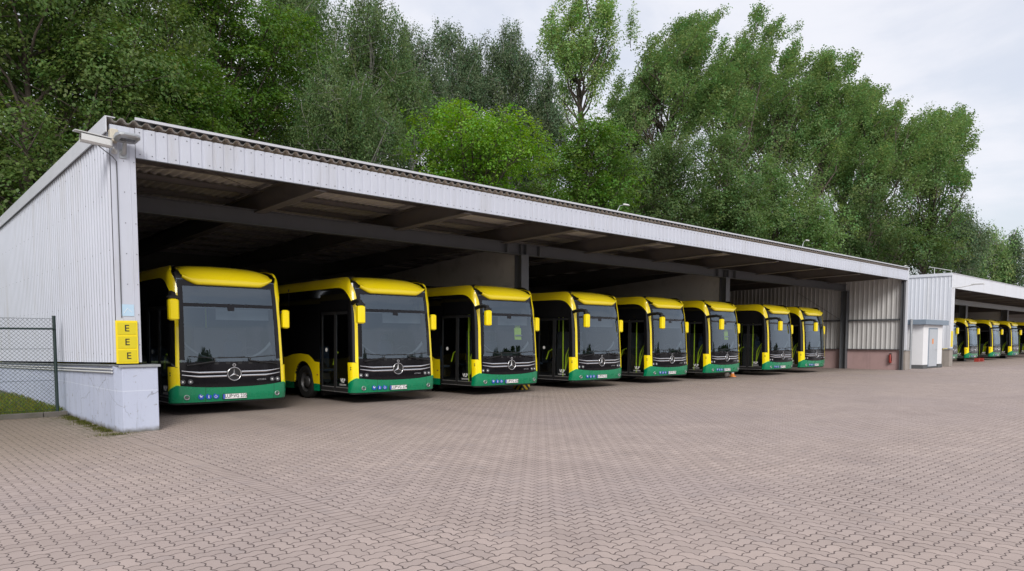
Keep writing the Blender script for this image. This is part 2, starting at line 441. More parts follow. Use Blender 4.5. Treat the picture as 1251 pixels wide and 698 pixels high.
def patch(mb, s0, s1, lo, hi, m, ns=24, nh=8, off=0., edge=0.):
    """surface between lo(s) and hi(s) over s0..s1, with a returned edge of depth 'edge'"""
    lo = lo if callable(lo) else (lambda s, v=lo: v); hi = hi if callable(hi) else (lambda s, v=hi: v)
    rows = []
    for j in range(nh + 1):
        rows.append([S(s0 + (s1 - s0) * i / ns, lo(s0 + (s1 - s0) * i / ns) * (1 - j / nh) + hi(s0 + (s1 - s0) * i / ns) * j / nh, off) for i in range(ns + 1)])
    mb.grid(rows, m)
    if edge:
        def inner(i, j):
            s = s0 + (s1 - s0) * i / ns; return S(s, lo(s) * (1 - j / nh) + hi(s) * j / nh, off - edge)
        for j in (0, nh): mb.grid([rows[j], [inner(i, j) for i in range(ns + 1)]], m, False)
        for i in (0, ns): mb.grid([[rows[j][i] for j in range(nh + 1)], [inner(i, j) for j in range(nh + 1)]], m, False)
def ribbon(mb, I, O, m, sg, off=0., edge=.03, nc=5, sub=4):
    """I, O matching lists of (s,h); smooth ribbon between them"""
    def res(L):
        out = []
        for k in range(len(L) - 1):
            p0, p1, p2, p3 = L[max(k - 1, 0)], L[k], L[k + 1], L[min(k + 2, len(L) - 1)]
            for q in range(sub):
                t = q / sub
                out.append(tuple(.5 * ((2 * p1[c]) + (-p0[c] + p2[c]) * t + (2 * p0[c] - 5 * p1[c] + 4 * p2[c] - p3[c]) * t * t + (-p0[c] + 3 * p1[c] - 3 * p2[c] + p3[c]) * t ** 3) for c in (0, 1)))
        out.append(L[-1]); return out
    I, O = res(I), res(O)
    def row(f, o): return [S(sg * (a[0] * (1 - f) + b[0] * f), a[1] * (1 - f) + b[1] * f, o) for a, b in zip(I, O)]
    rows = [row(q / nc, off) for q in range(nc + 1)]
    mb.grid(rows, m)
    mb.grid([rows[0], row(0, off - edge)], m, False); mb.grid([rows[-1], row(1, off - edge)], m, False)

SA_, SB_ = s_x(1.115), s_y(.115)      # pillar limits on the wrap-around surface
def zb(s):                            # top of the green bumper
    a = abs(s)
    if a < SB_: return .615 + .075 * (a / SB_) ** 2.4
    return .69 - .55 * (a - SB_)
BUS_LEN = 12.0
DY0, DY1 = .34, 1.93                  # front door
WY = (2.93, 8.75)                     # axles
def high(y): return float(np.interp(y, [1.93, 2.2, 2.42, 2.6, 3.1, 3.6, 4.0, 4.5, 12], [1.07, 1.08, 1.20, 1.27, 1.30, 1.27, 1.19, 1.15, 1.15]))
def arch(y):
    v = 0
    for w in WY:
        d = abs(y - w)
        if d < .60: v = max(v, .48 + math.sqrt(.60 ** 2 - d * d))
    return v

def make_bus():
    R = empty('city_bus', (0, 0, 0), 'bus', 'bus', 'yellow and green electric buses parked nose out')
    def on(name, mb, par=R): return mb.build(name, par)
    # body: dark shell, roof, rear, floor and underside
    b = MB()
    for sg in (-1, 1):
        y0 = DY1 if sg < 0 else DY0
        # black glazed flank above the coloured skirt
        ys = np.linspace(y0, BUS_LEN, 90)
        b.grid([[S(sg * s_y(y), max(high(y) if y > 1.93 else 1.1, 0) * (1 - j / 6) + 3.2 * j / 6, -.012) for y in ys] for j in range(7)], BLACKG)
        patch(b, sg * (SB_ - .03), sg * s_y(DY0), 1.05, 3.2, BLACKG, 10, 10, -.012)     # driver's quarter window
    patch(b, -s_y(DY0 - .01), -s_y(DY1 + .01), 2.47, 3.2, BLACKG, 8, 5, -.012)
    for sg in (-1, 1):
        b.grid([[S(sg * s_y(y), h, -.02) for y in np.linspace(.2, BUS_LEN, 40)] for h in np.linspace(3.1, 3.56, 7)], BLACKM)
    b.grid([[S(s, h, -.13) for s in np.linspace(-SCN, SCN, 40)] for h in np.linspace(2.97, 3.56, 6)], BLACKM)
    b.box((-.98, 2.7, 3.33), (.98, BUS_LEN - .02, 3.37), BLACKM)
    b.box((-1.20, BUS_LEN - .06, .35), (1.20, BUS_LEN, 3.3), BLACKM, .02)
    b.box((-1.16, 2.0, .30), (1.16, BUS_LEN - .08, .42), BLACKM)
    b.box((-1.16, .45, .30), (1.16, 2.0, .36), BLACKM)
    b.box((-1.0, 2.25, .1), (1.0, 2.4, .3), BLACKM); b.box((-.4, 3.2, .14), (.4, 8.2, .3), BLACKM)
    b.box((-1.22, 3.9, .36), (1.22, 3.95, 3.2), BLACKM)         # black sheet added so the saloon goes dark behind the second row
    on('body', b)
    b = MB(); b.box((-.95, 2.6, 3.375), (.95, 10.8, 3.44), BLACKM, .02); b.box((-.85, 3.1, 3.44), (.85, 6.2, 3.50), BLACKM, .02); on('roof_housing', b)
    # yellow side arches: windscreen pillar sweeping into the roof band
    for sg in (-1, 1):
        b = MB()
        I = [(SA_, 1.08), (SA_, 1.6), (SA_, 2.2), (SA_, 2.62), (SA_ + .0, 2.86), (SA_ + .05, 3.06), (SA_ + .16, 3.24), (SA_ + .36, 3.36), (SA_ + .66, 3.43), (s_y(1.5), 3.46), (s_y(5), 3.46), (s_y(BUS_LEN), 3.46)]
        O = [(SB_, 1.10), (SB_, 1.6), (SB_, 2.15), (SB_ + .01, 2.45), (SB_ + .05, 2.67), (SB_ + .14, 2.86), (SB_ + .30, 2.99), (SB_ + .52, 3.06), (SB_ + .82, 3.09), (s_y(1.75), 3.10), (s_y(5), 3.10), (s_y(BUS_LEN), 3.10)]
        ribbon(b, I, O, YELLOW, sg, .004, .04)
        on('side_arch', b)
    # front roof cap with overhanging lip
    b = MB()
    nx = 28; rows = []
    prof = [(.10, -.012), (.01, -.03), (-.035, .0), (-.04, .045), (-.01, .14), (.06, .24), (.18, .335), (.36, .405), (.62, .455), (.95, .485), (1.3, .50), (1.34, .475), (2.1, .475), (2.14, .45), (2.9, .45), (3.0, .33)]
    for py, pz in prof:
        r = []
        for i in range(nx + 1):
            u = -1 + 2 * i / nx; au = abs(u)
            W = .985 if py < .2 else float(np.interp(py, [.2, 1.3, 3.0], [.985, .90, .88]))
            x = W * math.copysign(au ** .92, u)
            base = S(math.copysign(s_x(min(abs(x), 1.26)), x), 2.96, 0)
            lip = 2.955 + .15 * max(0, (au - .68) / .32) ** 1.3
            crown = (1 - .10 * au ** 2.2 - .35 * max(0, au - .7) ** 1.3)
            z = lip + (pz if pz < .05 else pz * crown - (lip - 2.955) * min(1, pz / .25))
            r.append((x, base.y - .035 + py + .06 * max(0, au - .7), z))
        rows.append(r)
    b.grid(rows, YELLOW)
    on('roof_cap', b)
    # windscreen with frame, sensor and wipers
    b = MB(); patch(b, -SA_ - .01, SA_ + .01, 1.17, 3.06, WGLASS, 40, 26, -.006)
    ws = on('windscreen', b)
    b = MB()
    patch(b, -SA_ + .10, SA_ - .10, 2.44, 2.515, BLACKP, 40, 2, 0.)
    for sg in (-1, 1): patch(b, sg * (SA_ - .105), sg * SA_, 1.25, 3.04, BLACKP, 4, 20, 0.)
    patch(b, -SA_ + .1, SA_ - .1, 2.90, 3.04, BLACKP, 40, 2, 0.)
    patch(b, -SA_ + .0, SA_ - .0, 1.165, 1.20, BLACKP, 40, 2, 0.001)
    patch(b, -.075, .075, 2.36, 2.44, BLACKP, 4, 2, .006, .01)
    on('screen_frame', b, ws)
    for sg, a0, a1 in ((-1, -.42, -.98), (1, .36, 1.0)):
        b = MB()
        b.tube([S(a0, 1.215, .05), S((a0 + a1) / 2, 1.17, .06), S(a1, 1.13, .05)], .014, BLACKM, 6)
        b.tube([S(a0 - .75 * sg * .9, 1.30, .02), S(a0, 1.285, .025), S(a1 * .96, 1.33, .02)], .010, BLACKM, 6)
        b.tube([S(a0, 1.21, .05), S(a0, 1.285, .03)], .012, BLACKM, 6)
        on('wiper', b, ws)
    # black front panel
    b = MB(); patch(b, -SA_ + .0, SA_ - .0, zb, 1.166, BLACKP, 36, 8, .0)
    for k in (-.42, -.17, .09, .33, .58): b.box((k, S(k, 1.17, 0).y - .012, 1.14), (k + .09, S(k, 1.17, 0).y + .02, 1.19), BLACKM)
    fp = on('front_panel', b)
    def strip(zc):
        mb = MB()
        for sg in (-1, 1):
            rows = [[], [], []]
            for i in range(31):
                s = .165 + (SA_ - .04 - .165) * i / 30; t = max(0, (s - .72) / .4)
                z = zc + .055 * min(t, 1.) ** 1.2; w = .019 * (1 - .6 * min(t, 1.))
                for q, dz in enumerate((-w, 0, w)): rows[q].append(S(sg * s, z + dz, .004 + (.012 if q == 1 else 0)))
            mb.grid(rows, CHROME)
        return mb
    on('chrome_strip', strip(.962), fp); on('chrome_strip', strip(.872), fp)
    # round emblem: ring with a three-pointed star
    yc = S(0, .92, 0).y
    b = MB()
    b.disc((0, yc - .0, .915), .165, (0, -1, 0), BLACKM, 36, .012)
    ring = [(0 + .148 * math.cos(2 * PI * k / 40), yc - .02, .915 + .148 * math.sin(2 * PI * k / 40)) for k in range(41)]
    b.tube(ring, .011, CHROME, 8, False)
    for k in range(3):
        a = PI / 2 + k * 2 * PI / 3; ca, sa = math.cos(a), math.sin(a); w = .024
        tip = Vector((.143 * ca, yc - .018, .915 + .143 * sa)); c = Vector((0, yc - .034, .915))
        l = Vector((math.cos(a + PI / 3) * w, yc - .016, .915 + math.sin(a + PI / 3) * w)); r = Vector((math.cos(a - PI / 3) * w, yc - .016, .915 + math.sin(a - PI / 3) * w))
        b.face([c, r, tip], CHROME); b.face([c, tip, l], CHROME)
    on('emblem', b, fp)
    b = MB(); b.disc((0, yc - .012, 1.12), .038, (0, -1, 0), SILVER, 20, .014); b.disc((0, yc - .026, 1.12), .022, (0, -1, 0), BLACKM, 16, .003); on('round_badge', b, fp)
    text_mb('eCITARO', .052, SILVER, lambda x, y, z: S(.62 + x, .765 + y, .003 + z), parent=fp)
    # bumper
    b = MB()
    sE = s_y(DY0)
    patch(b, -sE, sE, .30, zb, GREEN, 60, 8, .006, .04)
    patch(b, -sE, sE, .255, .30, BLACKM, 60, 2, -.02, .1)
    for s in (-.62, .92):
        b.grid([[S(s + d, z, .0075) for z in np.linspace(.305, zb(s) - .005, 6)] for d in (-.004, .004)], BLACKM)
    bp = on('bumper', b)
    for sg in (-1, 1):
        b = MB(); patch(b, sg * (SA_ + .0), sg * sE, lambda s: zb(s) - .0, lambda s: zb(s) + .024, LIME, 10, 1, .008); on('lime_line', b, bp)
    for sg in (-1, 1):
        c = S(sg * 1.0, .42, 0); n_ = Vector((sg * .12, -1, 0))
        b = MB(); b.lathe(c, n_, [(.058, .0), (.058, .014), (.046, .018), (.042, .008)], SILVER); b.disc(c, .043, n_, LENS, 24, .009); on('fog_lamp', b, bp)
    # blue symbols
    for k, kind in enumerate(('pram', 'figure', 'wheelchair')):
        cx = -.715 + k * .155; c = S(cx, .425, .008); b = MB()
        b.disc(c, .064, (0, -1, 0), BLUE, 28, .004)
        def wp(pts, w=.008):
            b.tube([(c.x + p[0], c.y - .006, c.z + p[1]) for p in pts], w, WHITEP, 6)
        if kind == 'pram':
            b.prism([(c.x - .03, c.y - .005, c.z + .012), (c.x + .024, c.y - .005, c.z + .012), (c.x + .014, c.y - .005, c.z - .012), (c.x - .018, c.y - .005, c.z - .012)], WHITEP, (0, -.003, 0))
            wp([(.024, .012), (.036, .026)], .004); wp([(-.014, -.026), (-.012, -.024)], .007); wp([(.012, -.026), (.014, -.024)], .007); wp([(-.03, .012), (-.02, .032), (-.002, .036)], .006)
        elif kind == 'figure':
            wp([(0, .036), (.0, .034)], .010); wp([(0, .022), (0, -.008)], .010); wp([(0, -.006), (-.012, -.04)], .005); wp([(0, -.006), (.012, -.04)], .005)
        else:
            wp([(-.006, .038), (-.006, .036)], .008); wp([(-.006, .026), (-.004, .0), (.016, .0), (.026, -.026)], .0055)
            wp([(-.008 + .024 * math.cos(a), -.014 + .024 * math.sin(a)) for a in np.linspace(1.9, 5.8, 12)], .0045)
        on('symbol_disc', b, bp)
    # plate (its lettering is added per bus)
    b = MB(); py_ = S(0, .41, .006).y
    b.box((-.27, py_ - .016, .345), (.27, py_ + .002, .465), BLACKM, .003); b.box((-.26, py_ - .020, .352), (.26, py_ - .0165, .458), WHITEP); b.box((-.26, py_ - .0215, .352), (-.222, py_ - .0205, .458), BLUE)
    pl = on('licence_plate', b)
    # lamps in the black panel
    for x in (-1.07, -.92, .88, 1.02):
        c = S(x, .765, 0); n_ = Vector((x * .12, -1, 0)); b = MB()
        b.lathe(c, n_, [(.052, .0), (.052, .012), (.044, .014), (.040, .004)], STEELG, 24); b.disc(c, .041, n_, LENS, 20, .004); b.disc(c, .018, n_, WHITEP, 14, .008)
        on('headlight', b)
    # yellow corner panels
    for sg in (-1, 1):
        b = MB(); patch(b, sg * SA_, sg * sE, lambda s: zb(s) + .024, lambda s: 1.085 if abs(s) < SB_ else 1.10, YELLOW, 14, 6, .005, .03)
        if sg < 0:
            for dz in (0, .05): b.grid([[S(-s_y(y), z, .009) for y in (.19, .225)] for z in (.90 + dz, .93 + dz)], INK)
            pts = [S(-s_y(.14) - .09 - .05 * math.cos(a), .90 + .07 * math.sin(a), .006) for a in np.linspace(0, 2 * PI, 17)]
        on('corner_panel', b)
    # mirrors
    for sg, x, y, z in ((-1, -1.41, -.60, 2.33), (1, 1.345, .28, 2.20)):
        b = MB(); hw = .10 if sg < 0 else .085
        b.box((x - hw, y - .05, z - .225), (x + hw, y + .10, z + .225), YELLOW, .03)
        b.box((x - hw + .015, y + .10, z - .20), (x + hw - .015, y + .115, z + .20), BLACKG, .004)
        if sg < 0: b.box((x - hw - .008, y - .04, z + .215), (x + hw + .008, y + .12, z + .30), BLACKM, .03)
        mr = on('mirror', b)
        b = MB()
        if sg < 0: pts = [(-1.17, .25, 2.66), (-1.24, .08, 2.68), (-1.36, -.30, 2.69), (-1.39, -.52, 2.66), (-1.39, -.57, 2.55)]
        else: pts = [(1.20, .34, 2.36), (1.26, .33, 2.37), (1.31, .33, 2.36), (1.345, .33, 2.30)]
        b.tube(pts, ([.06, .06, .055, .055, .05] if sg < 0 else [.03, .03, .03, .03]), BLACKM, 8)
        on('mirror_arm', b, mr)
    # front door: two leaves with glass
    xd = -HW * .99
    d = empty('front_door', (0, 0, 0), '', ''); d.parent = R
    for k in ('label', 'category'): del d[k]
    xw = lambda z: -HW * kw(z) + .035
    def vpl(mb, y0, y1, z0, z1, m, t=.03, dx=0.):
        c = [(xw(z0) + dx, y0, z0), (xw(z0) + dx, y1, z0), (xw(z1) + dx, y1, z1), (xw(z1) + dx, y0, z1)]
        mb.prism(c, m, (t, 0, 0))
    ym = (DY0 + DY1) / 2
    for y0, y1 in ((DY0 + .02, ym - .012), (ym + .012, DY1 - .02)):
        b = MB(); w = .055
        vpl(b, y0, y0 + w, .30, 2.46, BLACKM); vpl(b, y1 - w, y1, .30, 2.46, BLACKM)
        vpl(b, y0 + w, y1 - w, 2.38, 2.46, BLACKM); vpl(b, y0 + w, y1 - w, .30, .40, BLACKM); vpl(b, y0 + w, y1 - w, .404, .424, SILVER, .02, -.006)
        vpl(b, y0 + .01, y1 - .01, .285, .302, SILVER, .03, -.012)
        leaf = b.build('door_leaf', d)
        b = MB(); vpl(b, y0 + w, y1 - w, .43, 2.38, DGLASS, .006, .012); b.build('door_glass', leaf)
    def fmap(yc_, zc_): return lambda x, y, z: (xw(zc_ + y) + .008 - z, yc_ - x, zc_ + y)
    text_mb('VLP', .15, WHITEP, fmap(.72, .60), parent=d, bold=.003)
    b = MB()
    for q in range(2): vpl(b, .56, .90, .50 - q * .025, .508 - q * .025, WHITEP, .002, .008)
    b.build('door_sticker', d)
    b = MB(); b.disc((xw(1.4) + .01, 1.62, 1.42), .055, (-1, 0, 0), WHITEP, 20, .003); b.build('door_sticker', d)
    # skirts, wheel surround
    for sg in (-1, 1):
        y0 = DY1 + .005 if sg < 0 else DY0
        for name, lo, hi, m in (('side_skirt', lambda y: .26, lambda y: .46, GREEN), ('side_panel', lambda y: .46, high, YELLOW)):
            b = MB(); run = []
            ys = list(np.arange(y0, BUS_LEN, .04)) + [BUS_LEN]
            def flush():
                if len(run) > 1:
                    rows = [[S(sg * s_y(y), l * (1 - j / 4) + h_ * j / 4, .0) for y, l, h_ in run] for j in range(5)]
                    b.grid(rows, m); b.grid([rows[0], [S(sg * s_y(y), l, -.05) for y, l, h_ in run]], m, False)
                run.clear()
            for y in ys:
                l, h_ = max(lo(y), arch(y)), hi(y)
                if l < h_ - .01: run.append((y, l, h_))
                else: flush()
            flush(); on(name, b)
        for w in WY:
            b = MB(); a = np.linspace(0, PI, 19)
            b.grid([[(sg * x_, w + .60 * math.cos(q), .48 + .60 * math.sin(q)) for q in a] for x_ in (1.265, .75)], BLACKM)
            b.face([(sg * .75, w + .60 * math.cos(q), .48 + .60 * math.sin(q)) for q in a], BLACKM)
            on('wheel_arch', b)
        for w in WY:
            wh = empty('wheel', (sg * 1.10, w, .48), '', ''); wh.parent = R
            for k in ('label', 'category'): del wh[k]
            o = (sg, 0, 0)
            b = MB(); b.lathe((0, 0, 0), o, [(.29, -.12), (.45, -.13), (.48, -.08), (.48, .09), (.455, .135), (.40, .14), (.29, .11)], RUBBER, 36)
            b.build('tyre', wh)
            b = MB(); b.lathe((0, 0, 0), o, [(.29, .11), (.275, .09), (.24, -.03), (.17, -.04), (.165, .06), (.12, .10), (.0, .105)], RIMM, 32)
            for q in range(10): b.disc((sg * -.03, .205 * math.cos(q * PI / 5), .205 * math.sin(q * PI / 5)), .02, o, SILVER, 8, .03)
            b.build('rim', wh)
    b = MB(); b.grid([[S(-s_y(y), z, .006) for y in (2.02, 2.10)] for z in (.70, .735)], RED); on('side_reflector', b)
    # inside
    b = MB()
    b.box((-1.1, .42, .36), (1.1, 3.88, .372), INTER)
    b.box((-1.1, .5, 2.95), (1.1, 3.88, 2.98), INTER)
    on('saloon_floor', b)
    b = MB()
    rows = []
    for y, z in ((.20, 1.16), (.25, 1.22), (.42, 1.26), (.62, 1.20), (.70, 1.05), (.70, .5)):
        rows.append([(x, y + .10 * (abs(x) / 1.05) ** 2, z + .06 * math.exp(-((x - .55) / .3) ** 2) * (z > 1.1)) for x in np.linspace(-.55, 1.08, 20)])
    b.grid(rows, INTER)
    for x in (-.95, -.6): b.box((x, .35, 1.0), (x + .03, .5, 1.25), INTER)
    on('dashboard', b)
    for sg in (-1, 1):  # added dark mounds and pale bands imitating reflections low in the windscreen
        b = MB(); ss = [sg * (.25 + (SA_ - .12 - .25) * i / 16) for i in range(17)]
        top_ = lambda q: 1.24 + .34 * ((abs(q) - .25) / (SA_ - .37)) ** 2.2
        b.grid([[S(q, 1.17, -.10) for q in ss], [S(q, top_(q), -.14) for q in ss], [S(q, top_(q), -.30) for q in ss]], BLACKM)
        b.grid([[S(q, top_(q) + .012, -.16) for q in ss], [S(q, top_(q) + .03 + .05 * (i_ / 16), -.20) for i_, q in enumerate(ss)]], INTERL)
        on('reflection_mound', b)
    b = MB(); b.tube([(.62 + .22 * math.cos(a), .74 - .1 * math.sin(a), 1.34 + .17 * math.sin(a)) for a in np.linspace(0, 2 * PI, 25)], .016, BLACKM, 6, False); b.tube([(.62, .74, 1.34), (.62, .6, 1.15)], .03, BLACKM, 6); b.tube([(.42, .74, 1.34), (.82, .74, 1.34)], .014, BLACKM, 6); on('steering_wheel', b)
    b = MB(); b.box((.36, 1.2, .85), (.86, 1.65, .98), SEAT, .03); b.box((.38, 1.62, .95), (.84, 1.74, 1.65), SEAT, .04); b.box((.48, 1.64, 1.66), (.74, 1.72, 1.86), SEAT, .03); b.box((.5, 1.3, .37), (.72, 1.55, .85), INTER); on('driver_seat', b)
    b = MB(); b.box((-1.0, .50, 2.55), (1.0, .56, 2.90), BLACKP); on('destination_display', b)
    b = MB(); b.box((-.25, .34, 2.16), (.95, .355, 2.42), INTERL); b.tube([(-.9, .32, 2.43), (.98, .32, 2.43)], .012, INTERL, 6); on('sun_blind', b)
    b = MB(); b.box((-.20, 1.0, .372), (-.15, 2.0, 1.35), INTER); b.box((-.2, 1.95, .372), (1.05, 2.0, 2.0), INTER); on('cab_partition', b)
    for pts in ([(-.98, .52, 1.55), (-.95, .66, 1.42), (-.93, .82, 1.15), (-.93, .86, .62)], [(-.98, .52, 1.46), (-.95, .62, 1.34), (-.93, .72, 1.1), (-.93, .86, .62)],
                [(-.75, 1.15, .37), (-.75, 1.15, 2.9)], [(-.95, 1.5, 1.35), (-.93, 1.68, 1.28), (-.93, 1.8, 1.0)], [(.2, 2.3, .37), (.2, 2.3, 2.9)]):
        b = MB(); b.tube(pts, .023, LIME, 8); on('handrail', b)
    for x, y in ((-.8, 2.5), (-.8, 3.25), (.7, 2.5), (.7, 3.25)):
        b = MB(); b.box((x - .22, y - .2, .78), (x + .22, y + .22, .86), SEAT, .03); b.box((x - .22, y + .2, .82), (x + .22, y + .28, 1.5), SEAT, .03); b.box((x - .05, y - .05, .37), (x + .05, y + .05, .8), INTER); on('passenger_seat', b)
    return R, pl.name

BUS0, PLNAME = make_bus()
KM = kidmap_of()
YB = 16.37
bus_specs = [  # x, y, label, plate
    (6.42, YB, 'yellow and green bus nearest the camera, flank hidden by the white end wall', '235'),
    (10.90, YB, 'second bus from the left end wall, its front wheel and door steps showing', '234'),
    (15.12, YB + .0, 'third bus from the left, lime vest behind its windscreen, left of the first column', '236'),
    (19.48, YB, 'fourth bus from the left end wall, first to the right of the striped column foot', '231'),
    (23.76, YB, 'fifth bus from the left end wall, middle of the three between the columns', '232'),
    (27.83, YB - .03, 'sixth bus from the left, just left of the second column, lime vest inside', '237'),
    (32.78, YB - .1, 'seventh bus from the left end wall, first to the right of the second steel column', '233'),
    (36.65, YB - .0, 'last bus of the near shed, parked beside the bare right end wall bay', '238'),
]
BUSES = []
for i, (x, y, lab, no) in enumerate(bus_specs):
    o = BUS0 if i == 0 else copy_tree(BUS0, KM)
    o.location = (x, y, 0); o.scale = (1.045, 1, 1); o.rotation_euler.z = math.radians([0, -.3, .25, 0, -.35, .3, 0, .2][i]); o['label'] = lab; BUSES.append((o, no))
def px_bus(pxr, Y=YB):      # front right edge seen at this column
    return on_y(pxr, 438, Y)[0] - 1.25
far = [(1171.5, 'far bus mostly hidden behind the white corner of the second shed'),
       (1196, 'far bus second from the white corner of the second shed, red wheel chocks in front'),
       (1223.5, 'far bus third from the white corner of the second shed, between two others'),
       (1245.5, 'far bus fourth from the white corner of the second shed, close to the photo edge'),
       (1268, 'far bus cut by the right edge of the photo in the second shed')]
FARX = []
for p, lab in far:
    o = copy_tree(BUS0, KM); x = px_bus(p); FARX.append(x)
    o.location = (x, YB, 0); o.scale = (1.045, 1, 1); o['label'] = lab; BUSES.append((o, '2%d' % (40 + len(BUSES))))
# plate lettering, one per bus
KM2 = kidmap_of()
for o, no in BUSES:
    p = [c for c in KM2[o.name] if c.name.startswith('licence_plate')][0]
    yy = S(0, .41, .006).y - .0205
    text_mb('LUP:VG ' + no, .112, INK, lambda x, y, z: (x * .86 + .022, yy - .0006 - z, .405 + y), parent=p, bold=.002, extr=.0005)

# hi-vis vests behind two windscreens
for bx, lab in ((15.12, 'lime safety vest hanging behind the windscreen of the third bus'), (27.83, 'lime safety vest hanging behind the windscreen of the sixth bus')):
    b = MB(); c = Vector((bx + .68, YB + .42, 1.98))
    poly = [(-.17, -.33), (.17, -.33), (.18, .1), (.12, .12), (.13, .30), (.05, .33), (.0, .22), (-.05, .33), (-.13, .30), (-.12, .12), (-.18, .1)]
    b.prism([(c.x + x * .8, c.y + .03 * math.sin(z * 9), c.z + z * .85) for x, z in poly], VEST, (0, .03, 0))
    b.box((c.x - .145, c.y - .034, c.z - .16), (c.x + .145, c.y - .03, c.z - .12), SILVER)
    b.tube([(c.x - .04, c.y + .02, c.z + .27), (c.x, c.y + .02, c.z + .36), (c.x, c.y + .0, c.z + .42)], .006, SILVER, 6)
    tag(b.build('safety_vest'), lab, 'vest')

# ------------------------------------------------------------------ sheds
XC1, XC2 = 16.72, 29.65
SL = -.02    # roof slope towards the back
def ribbed(mb, p0, dirv, nrm, L, zlo, zhi, pitch, depth, m, prof=None, t0=0.):
    """vertical trapezoid sheet from p0 along dirv, ribs standing out along nrm"""
    prof = prof or [(0, 0), (.22, 0), (.32, 1), (.62, 1), (.72, 0)]
    pts = []
    n = int(L / pitch) + 1
    for k in range(n):
        for f, d_ in prof:
            t = (k + f) * pitch
            if t <= L: pts.append((t, d_ * depth))
    pts.append((L, 0))
    lo, hi = [], []
    for t, d_ in pts:
        x = p0[0] + dirv[0] * t + nrm[0] * d_; y = p0[1] + dirv[1] * t + nrm[1] * d_
        lo.append((x, y, zlo(t))); hi.append((x, y, zhi(t)))
    mb.grid([lo, hi], m, False)

def wavy_roof(mb, x0, x1, y0, y1, z0, m, pitch=.207, amp=.034, th=.014):
    n = int((x1 - x0) / pitch * 8); top0, top1, bot0, bot1 = [], [], [], []
    for i in range(n + 1):
        x = x0 + (x1 - x0) * i / n; w = amp * max(-1, min(1, 1.5 * math.cos(2 * PI * (x - x0) / pitch)))
        z2 = z0 + SL * (y1 - y0)
        top0.append((x, y0, z0 + w + th)); top1.append((x, y1, z2 + w + th)); bot0.append((x, y0, z0 + w)); bot1.append((x, y1, z2 + w))
    mb.grid([top0, top1], FIBRED); mb.grid([bot1, bot0], m); mb.grid([bot0, top0], FIBRED, False); mb.grid([top1, bot1], m, False)

def ibeam(mb, a, b_, h, w, m, tf=.02, tw=.012):
    """I-section along a horizontal axis, a/b_ are the bottom centre ends"""
    a = Vector(a); b_ = Vector(b_); d = (b_ - a).normalized(); side = Vector((-d.y, d.x, 0)).normalized()
    up_ = Vector((0, 0, 1))
    def bar(z0, z1, hw):
        mb.prism([a + side * -hw + up_ * z0, a + side * hw + up_ * z0, a + side * hw + up_ * z1, a + side * -hw + up_ * z1], m, b_ - a)
    bar(0, tf, w / 2); bar(h - tf, h, w / 2); bar(tf, h - tf, tw / 2)
def hcolumn(mb, x, y, z0, z1, w, m, tf=.02):
    mb.box((x - w / 2, y - w / 2, z0), (x + w / 2, y - w / 2 + tf, z1), m); mb.box((x - w / 2, y + w / 2 - tf, z0), (x + w / 2, y + w / 2, z1), m)
    mb.box((x - .008, y - w / 2 + tf, z0), (x + .008, y + w / 2 - tf, z1), m)

Y0, YBK = 14.30, 30.2
XL, XR = 3.50, 43.15
def rz(Y): return 5.60 + SL * (Y - Y0)          # underside of roof sheet
shed = empty('bus_shed', (XL, Y0, 0), 'long open-fronted white steel shed sheltering eight buses', 'shed')
inv = Matrix.Translation((-XL, -Y0, 0))
def fin(name, mb, par=shed):
    o = mb.build(name, par)
    if par is shed: o.matrix_parent_inverse = inv
    return o
# left wall: sheet + trim
b = MB(); ribbed(b, (XL, Y0 + .02), (0, 1), (-1, 0), YBK - Y0 - .02, lambda t: 1.29 + SL * t, lambda t: 5.40 + SL * t, .207, .035, CLAD)
for k in range(0, 74):
    y = Y0 + .02 + (k + .47) * .207
    for zz in (1.42, 2.35, 3.3, 4.3, 5.05):
        if (k * 7 + int(zz * 10)) % 3: continue
        b.box((XL - .041, y - .009, zz), (XL - .035, y + .009, zz + .018), STEELG)
lw = fin('left_wall', b)
b = MB()
for (x0, x1, z0, z1) in ((XL - .085, XL - .06, 5.36, 5.64),):
    b.prism([(x0, Y0 - .06, z0 + .0), (x1, Y0 - .06, z0), (x1, Y0 - .06, z1), (x0, Y0 - .06, z1)], TRIMW, (0, YBK - Y0 + .2, SL * (YBK - Y0 + .2)))
    b.prism([(x1, Y0 - .06, z1 - .015), (XL + .08, Y0 - .06, z1 - .015), (XL + .08, Y0 - .06, z1), (x1, Y0 - .06, z1)], TRIMW, (0, YBK - Y0 + .2, SL * (YBK - Y0 + .2)))
fin('verge_trim', b)
# front corner panel
b = MB()
xs = [(3.50, 0), (3.60, 0), (3.605, -.006), (3.615, -.006), (3.62, 0), (3.80, 0), (3.805, -.006), (3.815, -.006), (3.82, 0), (3.905, 0), (3.905, .12)]
b.grid([[(x, Y0 - .0 + y, 1.285) for x, y in xs], [(x, Y0 + y, 5.52) for x, y in xs]], CLAD, False)
b.grid([[(3.5, Y0, z), (3.5, Y0 + .09, z)] for z in (1.285, 5.52)], CLAD, False)
for zz in np.arange(1.6, 5.4, .55):
    for x in (3.70, 3.87): b.box((x, Y0 - .006, zz), (x + .014, Y0 + .002, zz + .014), STEELG)
fin('corner_panel', b)
